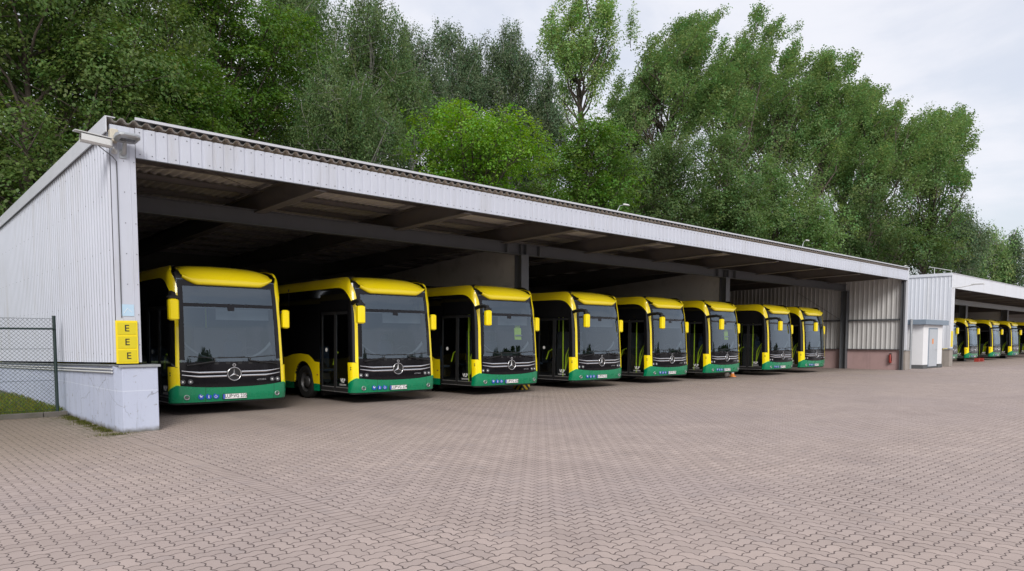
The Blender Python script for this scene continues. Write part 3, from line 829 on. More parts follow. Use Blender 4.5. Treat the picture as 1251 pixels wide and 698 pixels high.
# fascia
b = MB(); ribbed(b, (3.91, Y0 - .012), (1, 0), (0, 1), XR - 3.91, lambda t: 5.0, lambda t: 5.53, .207, .022, CLAD, [(0, 0), (.62, 0), (.70, 1), (.86, 1), (.94, 0)])
for k in range(int((XR - 3.91) / .207)):
    x = 3.91 + (k + .3) * .207
    for zz in (5.06, 5.45): b.box((x, Y0 - .021, zz), (x + .016, Y0 - .012, zz + .016), STEELG)
b.box((3.91, Y0 - .016, 4.985), (XR, Y0 + .04, 4.998), STEELG)
b.box((3.91, Y0 + .02, 5.0), (XR, Y0 + .035, 5.5), STEEL)
fin('fascia', b)
# roof
b = MB(); wavy_roof(b, XL - .02, XR + .05, Y0 - .045, YBK + .15, 5.60, FIBRE)
rf = fin('roof', b)
b = MB(); b.box((3.90, Y0 - .085, 5.652), (XR + .05, Y0 - .05, 5.70), TRIMW); b.box((3.90, Y0 - .05, 5.655), (XR + .05, Y0 + .22, 5.662), GALV)
fin('roof_edge_strip', b)
# frames
RX = [7.62, 11.75, 15.9, 20.0, 24.15, 28.3, 32.55, 36.7, 40.6]
for x in RX:
    b = MB(); ibeam(b, (x, Y0 + .08, 4.93), (x, YBK - .1, 4.93 + SL * (YBK - Y0)), .50, .26, STEEL, .025)
    fin('rafter', b)
for yy in (15.05, 16.35, 17.75, 19.2, 20.7, 22.2, 23.7, 25.2, 26.7, 28.2, 29.6):
    b = MB(); z = rz(yy) - .16 - .03; b.box((XL + .1, yy - .035, z), (XR - .1, yy + .035, z + .012), STEEL); b.box((XL + .1, yy - .006, z + .012), (XR - .1, yy + .006, z + .13), STEEL)
    fin('purlin', b)
b = MB()
for x0, x1 in ((XL + .1, XC1), (XC1, XC2), (XC2, XR - .1)): ibeam(b, (x0 + .002, 17.6, 4.55), (x1 - .002, 17.6, 4.55), .378, .24, STEELG, .02)
for xc in (XC1, XC2):
    for dx in (-.75, -.12, .12, .75): b.box((xc + dx - .012, 17.47, 4.54), (xc + dx + .012, 17.73, 4.929), STEELG)
fin('long_beam', b)
b = MB()
for a, c in (((3.7, 14.5, 5.38), (7.6, 17.3, 5.33)), ((7.6, 14.5, 5.38), (3.7, 17.3, 5.33))): b.tube([a, c], .009, STEEL, 6)
fin('roof_bracing', b)
for xc, m in ((XC1, HAZ), (XC2, RAWC)):
    b = MB(); hcolumn(b, xc, 17.6, .0, 4.549, .34, STEELG); co = fin('column', b)
    b = MB(); b.box((xc - .19, 17.38, 0), (xc + .19, 17.82, .28), m, .02); f_ = b.build('column_foot', co)
for xc, yc, w in ((XR - .17, 17.6, .34), (XR - .10, Y0 + .16, .16), (3.78, 17.6, .30)):
    b = MB(); hcolumn(b, xc, yc, 0, 4.549 if yc > 17 else 4.98, w, STEELG); fin('column', b)
# partitions
for xc in (XC1, XC2):
    b = MB(); z1 = 4.93; z2 = 4.93 - .063 * (YBK - 17.8)
    b.prism([(xc - .1, 17.8, .0), (xc - .1, YBK - .02, 0), (xc - .1, YBK - .02, z2), (xc - .1, 17.8, z1)], PLASTER, (.2, 0, 0)); fin('partition_wall', b)
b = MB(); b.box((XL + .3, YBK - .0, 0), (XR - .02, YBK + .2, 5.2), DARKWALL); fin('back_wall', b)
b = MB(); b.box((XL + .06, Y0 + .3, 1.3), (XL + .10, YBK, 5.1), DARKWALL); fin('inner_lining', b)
# right end wall
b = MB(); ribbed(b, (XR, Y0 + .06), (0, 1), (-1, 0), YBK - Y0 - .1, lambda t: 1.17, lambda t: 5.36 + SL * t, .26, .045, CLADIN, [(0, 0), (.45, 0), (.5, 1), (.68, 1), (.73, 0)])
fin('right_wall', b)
b = MB(); b.box((XR + .012, Y0 + .05, 1.0), (XR + .03, YBK, 5.5), CLAD2); b.box((XR - .03, Y0 - .06, 1.12), (XR + .045, Y0 + .05, 5.62), CLAD2); fin('right_cladding', b)
b = MB(); b.box((XR - .02, Y0 + .2, 0), (XR + .18, YBK, 1.13), PINK, .004); b.box((XR - .16, Y0 + .06, 1.131), (XR - .022, YBK, 1.17), STEELG); dd = fin('dado_wall', b)
for k in range(9): 
    pass
b = MB()
for zz in (2.78,): b.box((XR - .13, Y0 + .1, zz), (XR - .05, YBK, zz + .09), STEELG)
b.tube([(XR - .12, 17.9, 2.9), (XR - .12, 20.5, 4.6)], .012, STEELG, 6)
fin('girt', b)
# concrete piers / plinth wall
b = MB()
b.box((3.56, Y0 - .02, -.02), (4.17, Y0 + .30, 1.215), CONC, .008)
b.prism([(XL + .0, Y0 + .30, -.05), (3.70, Y0 + .30, -.05), (3.70, Y0 + .30, 1.215), (XL + .0, Y0 + .30, 1.215)], CONC, (0, YBK - Y0 - .3, SL * (YBK - Y0)))
b.face([(3.56, Y0 - .0, -.02), (XL, Y0 + .30, -.02), (XL, Y0 + .3, 1.21), (3.56, Y0 - .0, 1.21)], CONC)
pw = fin('plinth', b)
b = MB(); b.box((3.50, Y0 - .055, 1.222), (4.21, Y0 + .33, 1.242), GALV); b.box((3.50, Y0 - .058, 1.198), (4.21, Y0 - .050, 1.236), GALV)
b.prism([(XL - .065, Y0 + .33, 1.222), (3.74, Y0 + .33, 1.222), (3.74, Y0 + .33, 1.242), (XL - .065, Y0 + .33, 1.242)], GALV, (0, YBK - Y0 - .33, SL * (YBK - Y0)))
fin('coping', b)
b = MB(); b.box((XR - .0, Y0 - .02, 0), (XR + .75, Y0 + .28, 1.08), RAWC, .01); b.box((XR - .04, Y0 - .06, 1.081), (XR + .79, Y0 + .32, 1.13), GALV); fin('right_pier', b)

# things on the shed
o = MB()
for k, z in enumerate((1.10, 1.155)): o.tube([(XL - .03, Y0 + .28, z), (XL - .03, YBK, z + SL * (YBK - Y0))], .017, PVC, 8)
tag(o.build('conduit'), 'pair of pale conduit pipes running along the top of the concrete plinth', 'conduit')
sg = empty('yellow_sign', (3.74, Y0, 1.25), 'upright yellow sign with three plates reading E on the corner of the shed', 'sign')
def sgm(name, mb, par): 
    q = mb.build(name, par)
    if par is sg: q.matrix_parent_inverse = Matrix.Translation((-3.74, -Y0, -1.25))
    return q
b = MB(); sx0, sx1, sz0, sz1 = 3.475, 3.84, 1.265, 2.045
b.box((sx0, Y0 - .045, sz0), (sx1, Y0 - .02, sz1), SIGNY, .004); sgm('sign_frame', b, sg)
for k in range(3):
    z0 = sz0 + .03 + k * .25; b = MB(); b.box((sx0 + .03, Y0 - .052, z0), (sx1 - .03, Y0 - .046, z0 + .215), SIGND); pq = sgm('sign_plate', b, sg)
    dx = .02 if k == 0 else 0
    text_mb('E', .17, INK, lambda x, y, z, c=(sx0 + sx1) / 2 + dx, zc=z0 + .107: (c + x, Y0 - .0535 - z, zc + y), parent=pq, extr=.001, bold=.002).matrix_parent_inverse = Matrix.Identity(4)
b = MB(); b.box((3.58, Y0 - .01, 2.13), (3.80, Y0 - .007, 2.34), STICK); b.tube([(3.63, Y0 - .011, 2.18), (3.69, Y0 - .012, 2.27), (3.76, Y0 - .011, 2.20)], .004, WHITEP, 5)
tag(b.build('info_sticker'), 'pale blue square sticker above the yellow E sign', 'sticker')
# CCTV camera
c = empty('security_camera', (3.46, Y0, 5.3), 'white security camera in a long housing pointing left off the shed corner', 'camera')
def cm(name, mb, par=c, loc=(3.46, Y0, 5.3)):
    q = mb.build(name, par); q.matrix_parent_inverse = Matrix.Translation((-loc[0], -loc[1], -loc[2])); return q
# housing axis runs left (away -X) and slightly up
A = Vector((3.47, Y0 - .20, 5.12)); B = Vector((2.99, Y0 - .22, 5.15)); ax = (B - A).normalized(); upv = Vector((0, 0, 1)); sd = ax.cross(upv).normalized(); upn = sd.cross(ax)
def ringp(p, w, h): return [p + sd * (w * x) + upn * (h * z) for x, z in ((-1, -.6), (-.6, -1), (.6, -1), (1, -.6), (1, .6), (.6, 1), (-.6, 1), (-1, .6))]
b = MB(); b.grid([ringp(A, .055, .06), ringp(A + ax * .03, .07, .07), ringp(B, .07, .072)], PVC, False, True); b.face(ringp(A, .055, .06)[::-1], PVC); b.face(ringp(B - ax * .02, .062, .062), BLACKG)
b.prism([B + ax * .10 + sd * .075 + upn * .085, A + sd * .075 + upn * .085, A - sd * .075 + upn * .085, B + ax * .10 - sd * .075 + upn * .085], PVC, upn * .012)
cm('housing', b)
b = MB(); b.tube([A + Vector((.02, .0, -.05)), (3.54, Y0 - .12, 5.05), (3.56, Y0 - .0, 5.05)], .022, PVC, 8); b.disc((3.56, Y0, 5.05), .05, (0, -1, 0), PVC, 14, .02); cm('bracket', b)
b = MB(); b.tube([A + Vector((-.2, 0, -.06)), (3.36, Y0 - .18, 5.0), (3.5, Y0 - .12, 4.93), (3.585, Y0 - .02, 4.88), (3.59, Y0 - .012, 4.6), (3.59, Y0 - .012, 2.1)], .009, STEELG, 6); cm('cable', b)
b = MB(); b.box((3.47, Y0 - .16, 5.19), (3.60, Y0 - .003, 5.41), BEIGE, .01)
tag(b.build('junction_box'), 'beige junction box between the security camera and the floodlight', 'junction box')
fl = empty('floodlight', (3.74, Y0, 5.2), 'flat grey LED floodlight on a bracket at the near shed corner', 'floodlight')
def flm(name, mb): q = mb.build(name, fl); q.matrix_parent_inverse = Matrix.Translation((-3.74, -Y0, -5.2)); return q
b = MB(); rows = []
for t, w, h in ((0, .06, .03), (.03, .13, .045), (.10, .19, .06), (.28, .20, .055), (.37, .16, .035), (.39, .09, .012)):
    p = Vector((3.70, Y0 - .08 - t, 5.24 + .10 * t))
    rows.append([p + Vector((x * w, 0, z * h)) for x, z in ((-1, -.5), (-.8, -1), (.8, -1), (1, -.5), (1, .5), (.7, 1), (-.7, 1), (-1, .5))])
b.grid(rows, GALV, False, True); b.face(rows[0][::-1], GALV); b.face(rows[-1], GALV); flm('lamp_head', b)
b = MB(); b.prism([(3.58, Y0 - .19, 5.200), (3.82, Y0 - .19, 5.200), (3.82, Y0 - .38, 5.222), (3.58, Y0 - .38, 5.222)], LENS, (0, 0, -.008)); flm('lamp_glass', b)
b = MB(); b.tube([(3.70, Y0, 5.03), (3.70, Y0 - .09, 5.04), (3.70, Y0 - .15, 5.2)], [.05, .045, .035], GALV, 8); b.box((3.64, Y0 - .02, 4.95), (3.76, Y0, 5.1), GALV); flm('bracket', b)
# fire extinguisher on the dado wall
fe = empty('fire_extinguisher', (XR - .1, 15.0, .3), 'red fire extinguisher on a reddish backboard at the right end wall', 'extinguisher')
def fem(name, mb): q = mb.build(name, fe); q.matrix_parent_inverse = Matrix.Translation((-(XR - .1), -15.0, -.3)); return q
b = MB(); b.box((XR - .04, 14.78, .30), (XR - .021, 15.22, 1.02), PINK, .004); flb = fem('backboard', b)
b = MB(); b.lathe((XR - .13, 15.02, .38), (0, 0, 1), [(.0, 0), (.075, .01), (.08, .05), (.08, .40), (.05, .48), (.025, .50), (.0, .5)], RED, 16); fem('cylinder', b)
b = MB(); b.box((XR - .15, 14.96, .88), (XR - .11, 15.10, .93), BLACKM, .005); b.tube([(XR - .14, 14.97, .9), (XR - .2, 14.92, .75), (XR - .16, 14.93, .5)], .012, BLACKM, 6); fem('valve', b)

# ------------------------------------------------------------------ second shed
GX, GZT, GZB = 50.9, 5.86, 4.96
XE = 200.0
s2 = empty('far_bus_shed', (GX, Y0, 0), 'second white shed with buses standing at the right edge', 'shed')
inv2 = Matrix.Translation((-GX, -Y0, 0))
def fin2(name, mb):
    q = mb.build(name, s2); q.matrix_parent_inverse = inv2; return q
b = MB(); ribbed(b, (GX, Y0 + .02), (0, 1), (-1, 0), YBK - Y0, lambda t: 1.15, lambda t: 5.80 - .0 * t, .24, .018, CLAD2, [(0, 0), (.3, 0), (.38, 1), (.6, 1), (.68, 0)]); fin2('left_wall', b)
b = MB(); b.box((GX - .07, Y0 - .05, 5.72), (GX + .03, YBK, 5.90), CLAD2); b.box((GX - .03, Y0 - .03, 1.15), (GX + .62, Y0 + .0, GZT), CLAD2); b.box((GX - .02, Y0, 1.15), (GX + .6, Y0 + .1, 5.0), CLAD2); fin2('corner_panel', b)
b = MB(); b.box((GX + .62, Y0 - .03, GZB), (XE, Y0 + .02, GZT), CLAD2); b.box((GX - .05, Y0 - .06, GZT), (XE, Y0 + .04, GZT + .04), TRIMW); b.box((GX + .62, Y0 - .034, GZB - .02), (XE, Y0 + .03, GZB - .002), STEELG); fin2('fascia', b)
b = MB(); wavy_roof(b, GX, XE, Y0 + .04, YBK, 5.62, FIBRE, .42, .04); fin2('roof', b)
b = MB(); ibeam(b, (GX + .1, 17.6, 4.45), (XE, 17.6, 4.45), .40, .26, GALV); fin2('long_beam', b)
for k in range(13):
    b = MB(); x = GX + 4.3 * (k + 1); ibeam(b, (x, Y0 + .1, 4.86), (x, YBK - .1, 4.86 - .02), .5, .24, STEEL); fin2('rafter', b)
for px_ in (1177, 1228):
    x = on_y(px_, 375, 17.6)[0]; b = MB(); hcolumn(b, x, 17.6, 0, 4.45, .5, STEELG); fin2('column', b)
xa = on_y(1228, 375, 17.6)[0]
b = MB(); b.box((xa - .1, 17.9, 0), (xa + .1, YBK, 4.3), PLASTER); fin2('partition_wall', b)
b = MB(); ribbed(b, (GX + .3, YBK - .1), (1, 0), (0, -1), XE - GX, lambda t: 0, lambda t: 5.3, .5, .06, CLADIN); fin2('back_wall', b)
b = MB(); b.box((GX, Y0 - .03, 0), (GX + .65, Y0 + .25, 1.07), RAWC, .01); b.box((GX, Y0 + .25, 0), (GX + .2, YBK, 1.07), RAWC); b.box((GX - .05, Y0 - .07, 1.071), (GX + .70, Y0 + .3, 1.12), GALV); fin2('plinth', b)
b = MB(); b.tube([(GX + .1, Y0 - .02, GZB + .0), (GX + .1, Y0 - .5, GZB + .02), (GX + .3, Y0 - 1.3, GZB + .18)], .03, PVC, 8); b.box((GX + .2, Y0 - 1.7, GZB + .14), (GX + .42, Y0 - 1.0, GZB + .22), PVC, .02)
tag(b.build('arm_lamp'), 'white arm lamp at the top corner of the second shed', 'lamp')
b = MB(); zt = 5.93; b.tube([(GX + .0, Y0 + 1.3, zt + .42), (GX + .0, Y0 - .0, zt + .10)], .02, PVC, 8); b.tube([(GX, Y0 + 1.0, 5.89), (GX, Y0 + 1.0, zt + .35)], .02, PVC, 8); b.tube([(GX, Y0 + .05, 5.89), (GX, Y0 + .05, zt + .12)], .02, PVC, 8)
tag(b.build('roof_rail'), 'thin white rail on the roof edge of the second shed', 'rail')
b = MB(); b.box((GX + .15, Y0 - .05, 1.25), (GX + .5, Y0 - .031, 2.25), SIGNY); tag(b.build('wall_sign'), 'narrow yellow panel on the corner of the second shed', 'sign')
# annex
AXL, AXR, AY = 45.75, 49.15, 14.2
an = empty('annex', (AXL, AY, 0), 'small white flat-roofed annex with grey door between the sheds', 'annex')
def anm(name, mb, par=an):
    q = mb.build(name, par)
    if par is an: q.matrix_parent_inverse = Matrix.Translation((-AXL, -AY, 0))
    return q
b = MB(); b.box((AXL, AY, .22), (AXR, AY + 4.5, 2.58), ANNEXW, .01); anm('wall', b)
b = MB(); b.box((AXL - .03, AY - .03, 0), (AXL + .72, AY + 4.4, .215), PLINTH); b.box((AXL + 2.6, AY - .03, 0), (AXR + .03, AY + 4.4, .215), PLINTH); b.box((AXL + .72, AY + .03, 0), (AXL + 2.6, AY + .4, .215), PLINTH); anm('base', b)
b = MB(); b.box((AXL - .30, AY - .22, 2.581), (AXR + .4, AY + 4.6, 2.87), ANNEXB, .01); anm('roof', b)
b = MB(); b.box((AXL + .85, AY - .015, .10), (AXL + 2.45, AY + .0, 2.40), ANNEXB); b.box((AXL + .95, AY - .03, .12), (AXL + 2.35, AY - .016, 2.32), DOORG); dr = anm('door', b)
b = MB(); b.tube([(AXL + 2.2, AY - .04, 1.1), (AXL + 2.2, AY - .08, 1.1), (AXL + 2.05, AY - .08, 1.1)], .015, SILVER, 6); b.build('handle', dr)
b = MB(); b.box((AXL + 1.45, AY - .036, 1.45), (AXL + 1.68, AY - .031, 1.75), ORANGE); b.build('door_sign', dr)
b = MB(); b.tube([(AXL - .36, AY + .55, .0), (AXL - .36, AY + .55, 2.9)], .07, GALV, 10); anm('downpipe', b)
# small rooftop things and chocks
for lab, x in (('red wheel chock on the left before the second shed', FARX[1] - 1.1), ('red wheel chock on the right before the second shed', FARX[1] + .1)):
    b = MB(); b.prism([(x - .2, YB - .6, 0), (x + .2, YB - .6, 0), (x + .12, YB - .6, .24), (x - .02, YB - .6, .28)], RED, (0, .3, 0)); tag(b.build('wheel_chock'), lab, 'wheel chock', 'red wheel chocks')
b = MB(); x, y = 29.62, 17.1
b.lathe((x, y, 0), (0, 0, 1), [(.17, 0), (.17, .03), (.10, .035), (.07, .16)], ORANGE, 16); b.lathe((x, y, .16), (0, 0, 1), [(.07, 0), (.045, .13)], WHITEP, 16); b.lathe((x, y, .29), (0, 0, 1), [(.045, 0), (.02, .10), (0, .1)], ORANGE, 16)
tag(b.build('traffic_cone'), 'small orange and white cone at the foot of the second column', 'cone')

# street lamps behind the sheds
for k, (px_, py_, Yd, lab) in enumerate(((764.5, 250.5, 31.3, 'pale street lamp head above the roof in front of the dark maple'), (986, 294, 31.3, 'pale street lamp head above the roof near the pale flowering tree'), (1106, 325, 31.3, 'pale street lamp head above the right end of the near roof'))):
    x, z = on_y(px_, py_, Yd)
    l = empty('street_lamp', (x - .9, Yd, 0), lab, 'street lamp', 'street lamps behind the shed')
    b = MB(); b.tube([(0, 0, -.3), (0, 0, z - .5), (.25, 0, z - .15), (.7, 0, z - .02)], [.06, .04, .022, .018], GALV, 10); b.build('pole', l)
    b = MB(); b.grid([[Vector((.6 + t, w * math.cos(a) * 1.0, z + h * math.sin(a))) for a in np.linspace(0, 2 * PI, 10, endpoint=False)] for t, w, h in ((0, .03, .03), (.1, .12, .06), (.45, .15, .07), (.65, .08, .04), (.68, .01, .01))], WHITEP, True, True); b.build('lamp_head', l)

# ------------------------------------------------------------------ ground, kerb, fence
def sheet(name, x0, y0, x1, y1, z, m):
    b = MB(); b.face([(x0, y0, z), (x1, y0, z), (x1, y1, z), (x0, y1, z)], m); return struct(b.build(name))
sheet('ground', -900, -900, 900, 900, -.35, EARTH)
sheet('paved_yard', -60, -60, 205, 31, 0, PAVERS)
b = MB(); b.face([(-40, 18.47, .085), (3.42, 18.47, .085), (3.42, 31, .06), (-40, 31, .06)], EARTH); struct(b.build('lawn'))
# hill behind
b = MB(); nxh, nyh = 60, 16; rows = []
for j in range(nyh + 1):
    Y = 31 + 220 * (j / nyh) ** 1.6
    rows.append([(-160 + 520 * i / nxh, Y, -.3 + 9 * (1 - math.exp(-(Y - 31) / 18)) + .8 * math.sin(i * .9 + j) * min(1, (Y - 31) / 10)) for i in range(nxh + 1)])
b.grid(rows, EARTH); struct(b.build('hill'))
def hill_z(x, Y): return -.3 + 9 * (1 - math.exp(-(Y - 31) / 18)) if Y > 31 else -.3
KERB = mat('kerb_stone', (.11, .10, .09), .9, var=.3, scale=5, bump=.5, dirt=(.05, .06, .02), dirt_amt=.7)
b = MB()
x = -20.0
while x < 3.4: b.box((x + .006, 18.35, -.05), (min(x + 1, 3.46) - .006, 18.46, .11), KERB, .008); x += 1
struct(b.build('kerb'))

fe = empty('chain_link_fence', (3.29, 18.5, 0), 'dark green chain-link fence running to the left shed wall', 'fence')
def fm(name, mb): q = mb.build(name, fe); q.matrix_parent_inverse = Matrix.Translation((-3.29, -18.5, 0)); return q
for x in (3.29, .75, -1.8, -4.3):
    b = MB(); b.tube([(x, 18.52, 0), (x, 18.52, 2.21)], .035, GREENP, 12); b.disc((x, 18.52, 2.21), .038, (0, 0, 1), GREENP, 12, .02); fm('post', b)
b = MB(); b.tube([(-6, 18.48, 1.94), (3.29, 18.48, 1.94)], .021, GREENP, 8); fm('rail', b)
b = MB()
x0, x1, z0, z1, p = -6.0, 3.27, .14, 2.17, .085
H_ = z1 - z0
k = -int(H_ / p) - 1
def wire(a, c, r=.003):
    b.tube([a, c], r, WIRE, 4, False)
while x0 + k * p < x1:
    xs_ = x0 + k * p
    for d in (1, -1):
        # clip the diagonal xs_ + t
        ta, tb = 0., H_
        if d > 0: a0, a1 = xs_, xs_ + H_
        else: a0, a1 = xs_ + H_, xs_
        pa = [a0, z0]; pb = [a1, z1]
        def clip(pa, pb):
            (xa_, za_), (xb_, zb_) = pa, pb
            if max(xa_, xb_) <= x0 or min(xa_, xb_) >= x1: return None
            def at(X): return za_ + (zb_ - za_) * (X - xa_) / (xb_ - xa_)
            q, r = list(pa), list(pb)
            for P_ in (q, r):
                if P_[0] < x0: P_[1] = at(x0); P_[0] = x0
                elif P_[0] > x1: P_[1] = at(x1); P_[0] = x1
            return q, r
        cc = clip(pa, pb)
        if cc: wire((cc[0][0], 18.50 + .002 * d, cc[0][1]), (cc[1][0], 18.50 + .002 * d, cc[1][1]))
    k += 1
for z in (.15, .8, 1.5, 2.165): b.tube([(x0, 18.495, z), (x1, 18.495, z)], .004, GREENP, 5, False)
fm('mesh', b)

# ------------------------------------------------------------------ vegetation
rng = np.random.default_rng(11)
def leaf_object(name, P, Nn, T, size, aspect, tint, parent=None):
    """P centres, Nn normals, T tangents (all Nx3), size N, tint Nx3"""
    N = len(P)
    Nn = Nn / (np.linalg.norm(Nn, axis=1, keepdims=True) + 1e-9)
    T = T - Nn * np.sum(T * Nn, axis=1, keepdims=True); T = T / (np.linalg.norm(T, axis=1, keepdims=True) + 1e-9)
    Bn = np.cross(Nn, T)
    s = size[:, None]
    v = np.empty((N, 4, 3), np.float32)
    v[:, 0] = P - T * s * .55; v[:, 1] = P + Bn * s * .5 * aspect + Nn * s * .08; v[:, 2] = P + T * s * .6; v[:, 3] = P - Bn * s * .5 * aspect + Nn * s * .08
    me = bpy.data.meshes.new(name)
    me.vertices.add(N * 4); me.vertices.foreach_set('co', v.reshape(-1))
    me.loops.add(N * 4); me.loops.foreach_set('vertex_index', np.arange(N * 4, dtype=np.int32))
    me.polygons.add(N); me.polygons.foreach_set('loop_start', np.arange(0, N * 4, 4, dtype=np.int32)); me.polygons.foreach_set('loop_total', np.full(N, 4, np.int32))
    me.update(calc_edges=True)
    at = me.color_attributes.new('leaf_tint', 'FLOAT_COLOR', 'POINT')
    c = np.ones((N, 4, 4), np.float32); c[:, :, :3] = tint[:, None, :]
    at.data.foreach_set('color', c.reshape(-1))
    me.materials.append(LEAF)
    o = bpy.data.objects.new(name, me); COL.objects.link(o)
    if parent: o.parent = parent
    return o

KINDS = {  # base colour, leaf aspect, lobe stretch, droop, lean, density, trunk material
    'broad':  dict(col=(.056, .100, .026), asp=.8, lobes=34, lr=.30, droop=.0, lean=0., dens=1.0, sparse=0., bark=BARK),
    'maple':  dict(col=(.080, .172, .022), asp=.95, lobes=46, lr=.24, droop=.25, lean=0., dens=1.15, sparse=0., bark=BARK),
    'maple_dark': dict(col=(.052, .112, .020), asp=.95, lobes=46, lr=.24, droop=.25, lean=0., dens=1.1, sparse=0., bark=BARK),
    'birch':  dict(col=(.062, .108, .040), asp=.6, lobes=40, lr=.22, droop=1., lean=0., dens=.95, sparse=.1, bark=BARKL),
    'birch_grey': dict(col=(.060, .098, .050), asp=.6, lobes=44, lr=.22, droop=1., lean=0., dens=1.35, sparse=.1, bark=BARKL),
    'poplar': dict(col=(.080, .142, .050), asp=.75, lobes=44, lr=.15, droop=0., lean=.45, dens=.37, sparse=.35, bark=BARK),
    'airy':   dict(col=(.105, .180, .060), asp=.8, lobes=26, lr=.15, droop=0., lean=.06, dens=.45, sparse=.35, bark=BARK),
    'bush':   dict(col=(.042, .078, .024), asp=.8, lobes=26, lr=.34, droop=0., lean=0., dens=1.0, sparse=0., bark=BARK),
}
def make_tree(name, X, Y, zb_, zt, rx, kind, label, group=None, ry=None, zc=None, leaf_px=3.0, cmul=1., seed=0, cover=1.0):
    """crown between zc and zt, half width rx, standing at (X, Y, zb_)"""
    K = KINDS[kind]; rg = np.random.default_rng(seed + 100); ry = ry or rx * .8
    zc = zc if zc is not None else zb_ + (zt - zb_) * .22
    dist = math.hypot(X, Y); lean = K['lean'] * (zt - zb_)
    T = empty(name, (X, Y, zb_), label, 'tree', group)
    H = zt - zb_; ch = (zt - zc) / 2; cz = (zt + zc) / 2 - zb_
    # lobes
    nl = K['lobes']; L = []
    tries = 0
    while len(L) < nl and tries < 4000:
        tries += 1
        p = rg.uniform(-1, 1, 3); r = np.linalg.norm(p * np.array([1, 1, 1]))
        if r > 1: continue
        if r < .35 and rg.random() < .7: continue
        taper = 1 - .35 * max(0, p[2]) if kind in ('poplar', 'birch', 'birch_grey', 'airy') else 1.
        q = np.array([p[0] * rx * .86 * taper, p[1] * ry * .86 * taper, cz + p[2] * ch * .88])
        q[0] += lean * ((q[2] / H) ** 1.5 - .35)
        if all(np.linalg.norm((q - o_[0]) / np.array([rx, ry, ch])) > .20 for o_ in L):
            L.append((q, K['lr'] * rg.uniform(.7, 1.35)))
    Rm = (rx * ry * ch) ** (1 / 3.)
    # clusters on lobes
    leaf_px *= .76; leafS = leaf_px * dist / F
    area_px = (2 * rx * 2 * ch) * (F / dist) ** 2 * .8
    ntot = int(min(150000, max(2500, area_px / (leaf_px ** 2 * .45) * 3.9 * K['dens'] * cover)))
    per = 34 if K['droop'] < .9 else 28
    nc = max(60, ntot // per)
    w = np.array([l[1] ** 2 for l in L]); w /= w.sum()
    li = rg.choice(len(L), nc, p=w)
    C0 = np.array([L[i][0] for i in li]); R0 = np.array([L[i][1] for i in li])
    d = rg.normal(size=(nc, 3)); d[:, 2] += .35; d /= np.linalg.norm(d, axis=1, keepdims=True)
    rad = rg.uniform(.45, 1.05, nc) ** .6
    if kind in ('poplar', 'airy'):
        st = np.array([.50, .50, 2.6]) if kind == 'poplar' else np.array([.9, .9, 1.1]); ld = np.array([.90 if kind == 'poplar' else .15, 0, 1.]); ld /= np.linalg.norm(ld)
    elif K['droop'] > .9: st = np.array([.85, .85, 1.35])
    elif K['droop'] > .2: st = np.array([1.25, 1.25, .62])
    else: st = np.array([1.05, 1.05, .85])
    off = d * rad[:, None] * (R0 * Rm * 1.35)[:, None] * st
    if kind in ('poplar', 'airy'): off[:, 0] += off[:, 2] * ld[0] / ld[2]
    Cc = C0 + off
    keep = Cc[:, 2] > (zc - zb_) - ch * .15
    keep &= rg.random(nc) > K['sparse'] * .5
    Cc, d, R0 = Cc[keep], d[keep], R0[keep]
    whips = []
    if kind in ('poplar', 'airy', 'birch', 'birch_grey'):
        nw = 46 if kind == 'poplar' else 26; ec, ed = [], []
        for _ in range(nw):
            q = L[rg.integers(len(L))][0]
            if q[2] < cz - ch * .5: continue
            s0 = q + rg.normal(size=3) * Rm * .12
            dr_ = (np.array([.95, 0, 1.]) if kind == 'poplar' else np.array([.15, 0, 1.])) + rg.normal(size=3) * .32; dr_ /= np.linalg.norm(dr_)
            ln = Rm * rg.uniform(.45, .95) * (1 if kind == 'poplar' else .7)
            ns = int(ln / (leafS * 1.6)) + 2
            for t_ in np.linspace(.15, 1, ns):
                w_ = (1 - t_) * Rm * .10 + leafS * .4
                for _k in range(2 if t_ < .7 else 1):
                    ec.append(s0 + dr_ * ln * t_ + np.array([.12 * ln * t_ * t_, 0, 0]) + rg.normal(size=3) * w_); ed.append(dr_)
            whips.append((s0, s0 + dr_ * ln * .5, s0 + dr_ * ln * .97 + np.array([.11 * ln, 0, 0])))
        if ec:
            Cc = np.concatenate([Cc, np.array(ec)]); d = np.concatenate([d, np.array(ed)]); R0 = np.concatenate([R0, np.full(len(ec), .15)])
    nc = len(Cc)
    ctint = rg.normal(1, .13, nc)
    chue = rg.normal(0, .10, nc)
    gn = lambda size: np.clip(rg.normal(size=size), -1.7, 1.7)
    # leaves
    idx = np.repeat(np.arange(nc), per); N = len(idx)
    cr = leafS * 3.2
    if K['droop'] > .9:
        t = rg.random(N) * rg.uniform(.6, 1.5, nc)[idx]; P = Cc[idx] + gn((N, 3)) * cr * np.array([.38, .38, .3]); P[:, 2] -= t * leafS * 9
        P[:, 0] += t * leafS * 1.2
        Nn = rg.normal(size=(N, 3)) * np.array([.6, .6, .3]) + d[idx]; Tt = np.tile(np.array([0., 0, -1]), (N, 1)) + rg.normal(size=(N, 3)) * .35
    elif kind in ('poplar', 'airy'):
        t = rg.uniform(-1, 1, N); P = Cc[idx] + gn((N, 3)) * cr * .45 + t[:, None] * ld * leafS * 4.0
        Nn = rg.normal(size=(N, 3)) * .42 + d[idx] * .8 + np.array([0, 0, .35]); Tt = rg.normal(size=(N, 3)) * .6 + ld
    elif K['droop'] > .2:
        pr = gn((N, 3)) * cr * np.array([.85, .85, .28]); P = Cc[idx] + pr; P[:, 2] -= (pr[:, 0] ** 2 + pr[:, 1] ** 2) / (cr * 2.2)
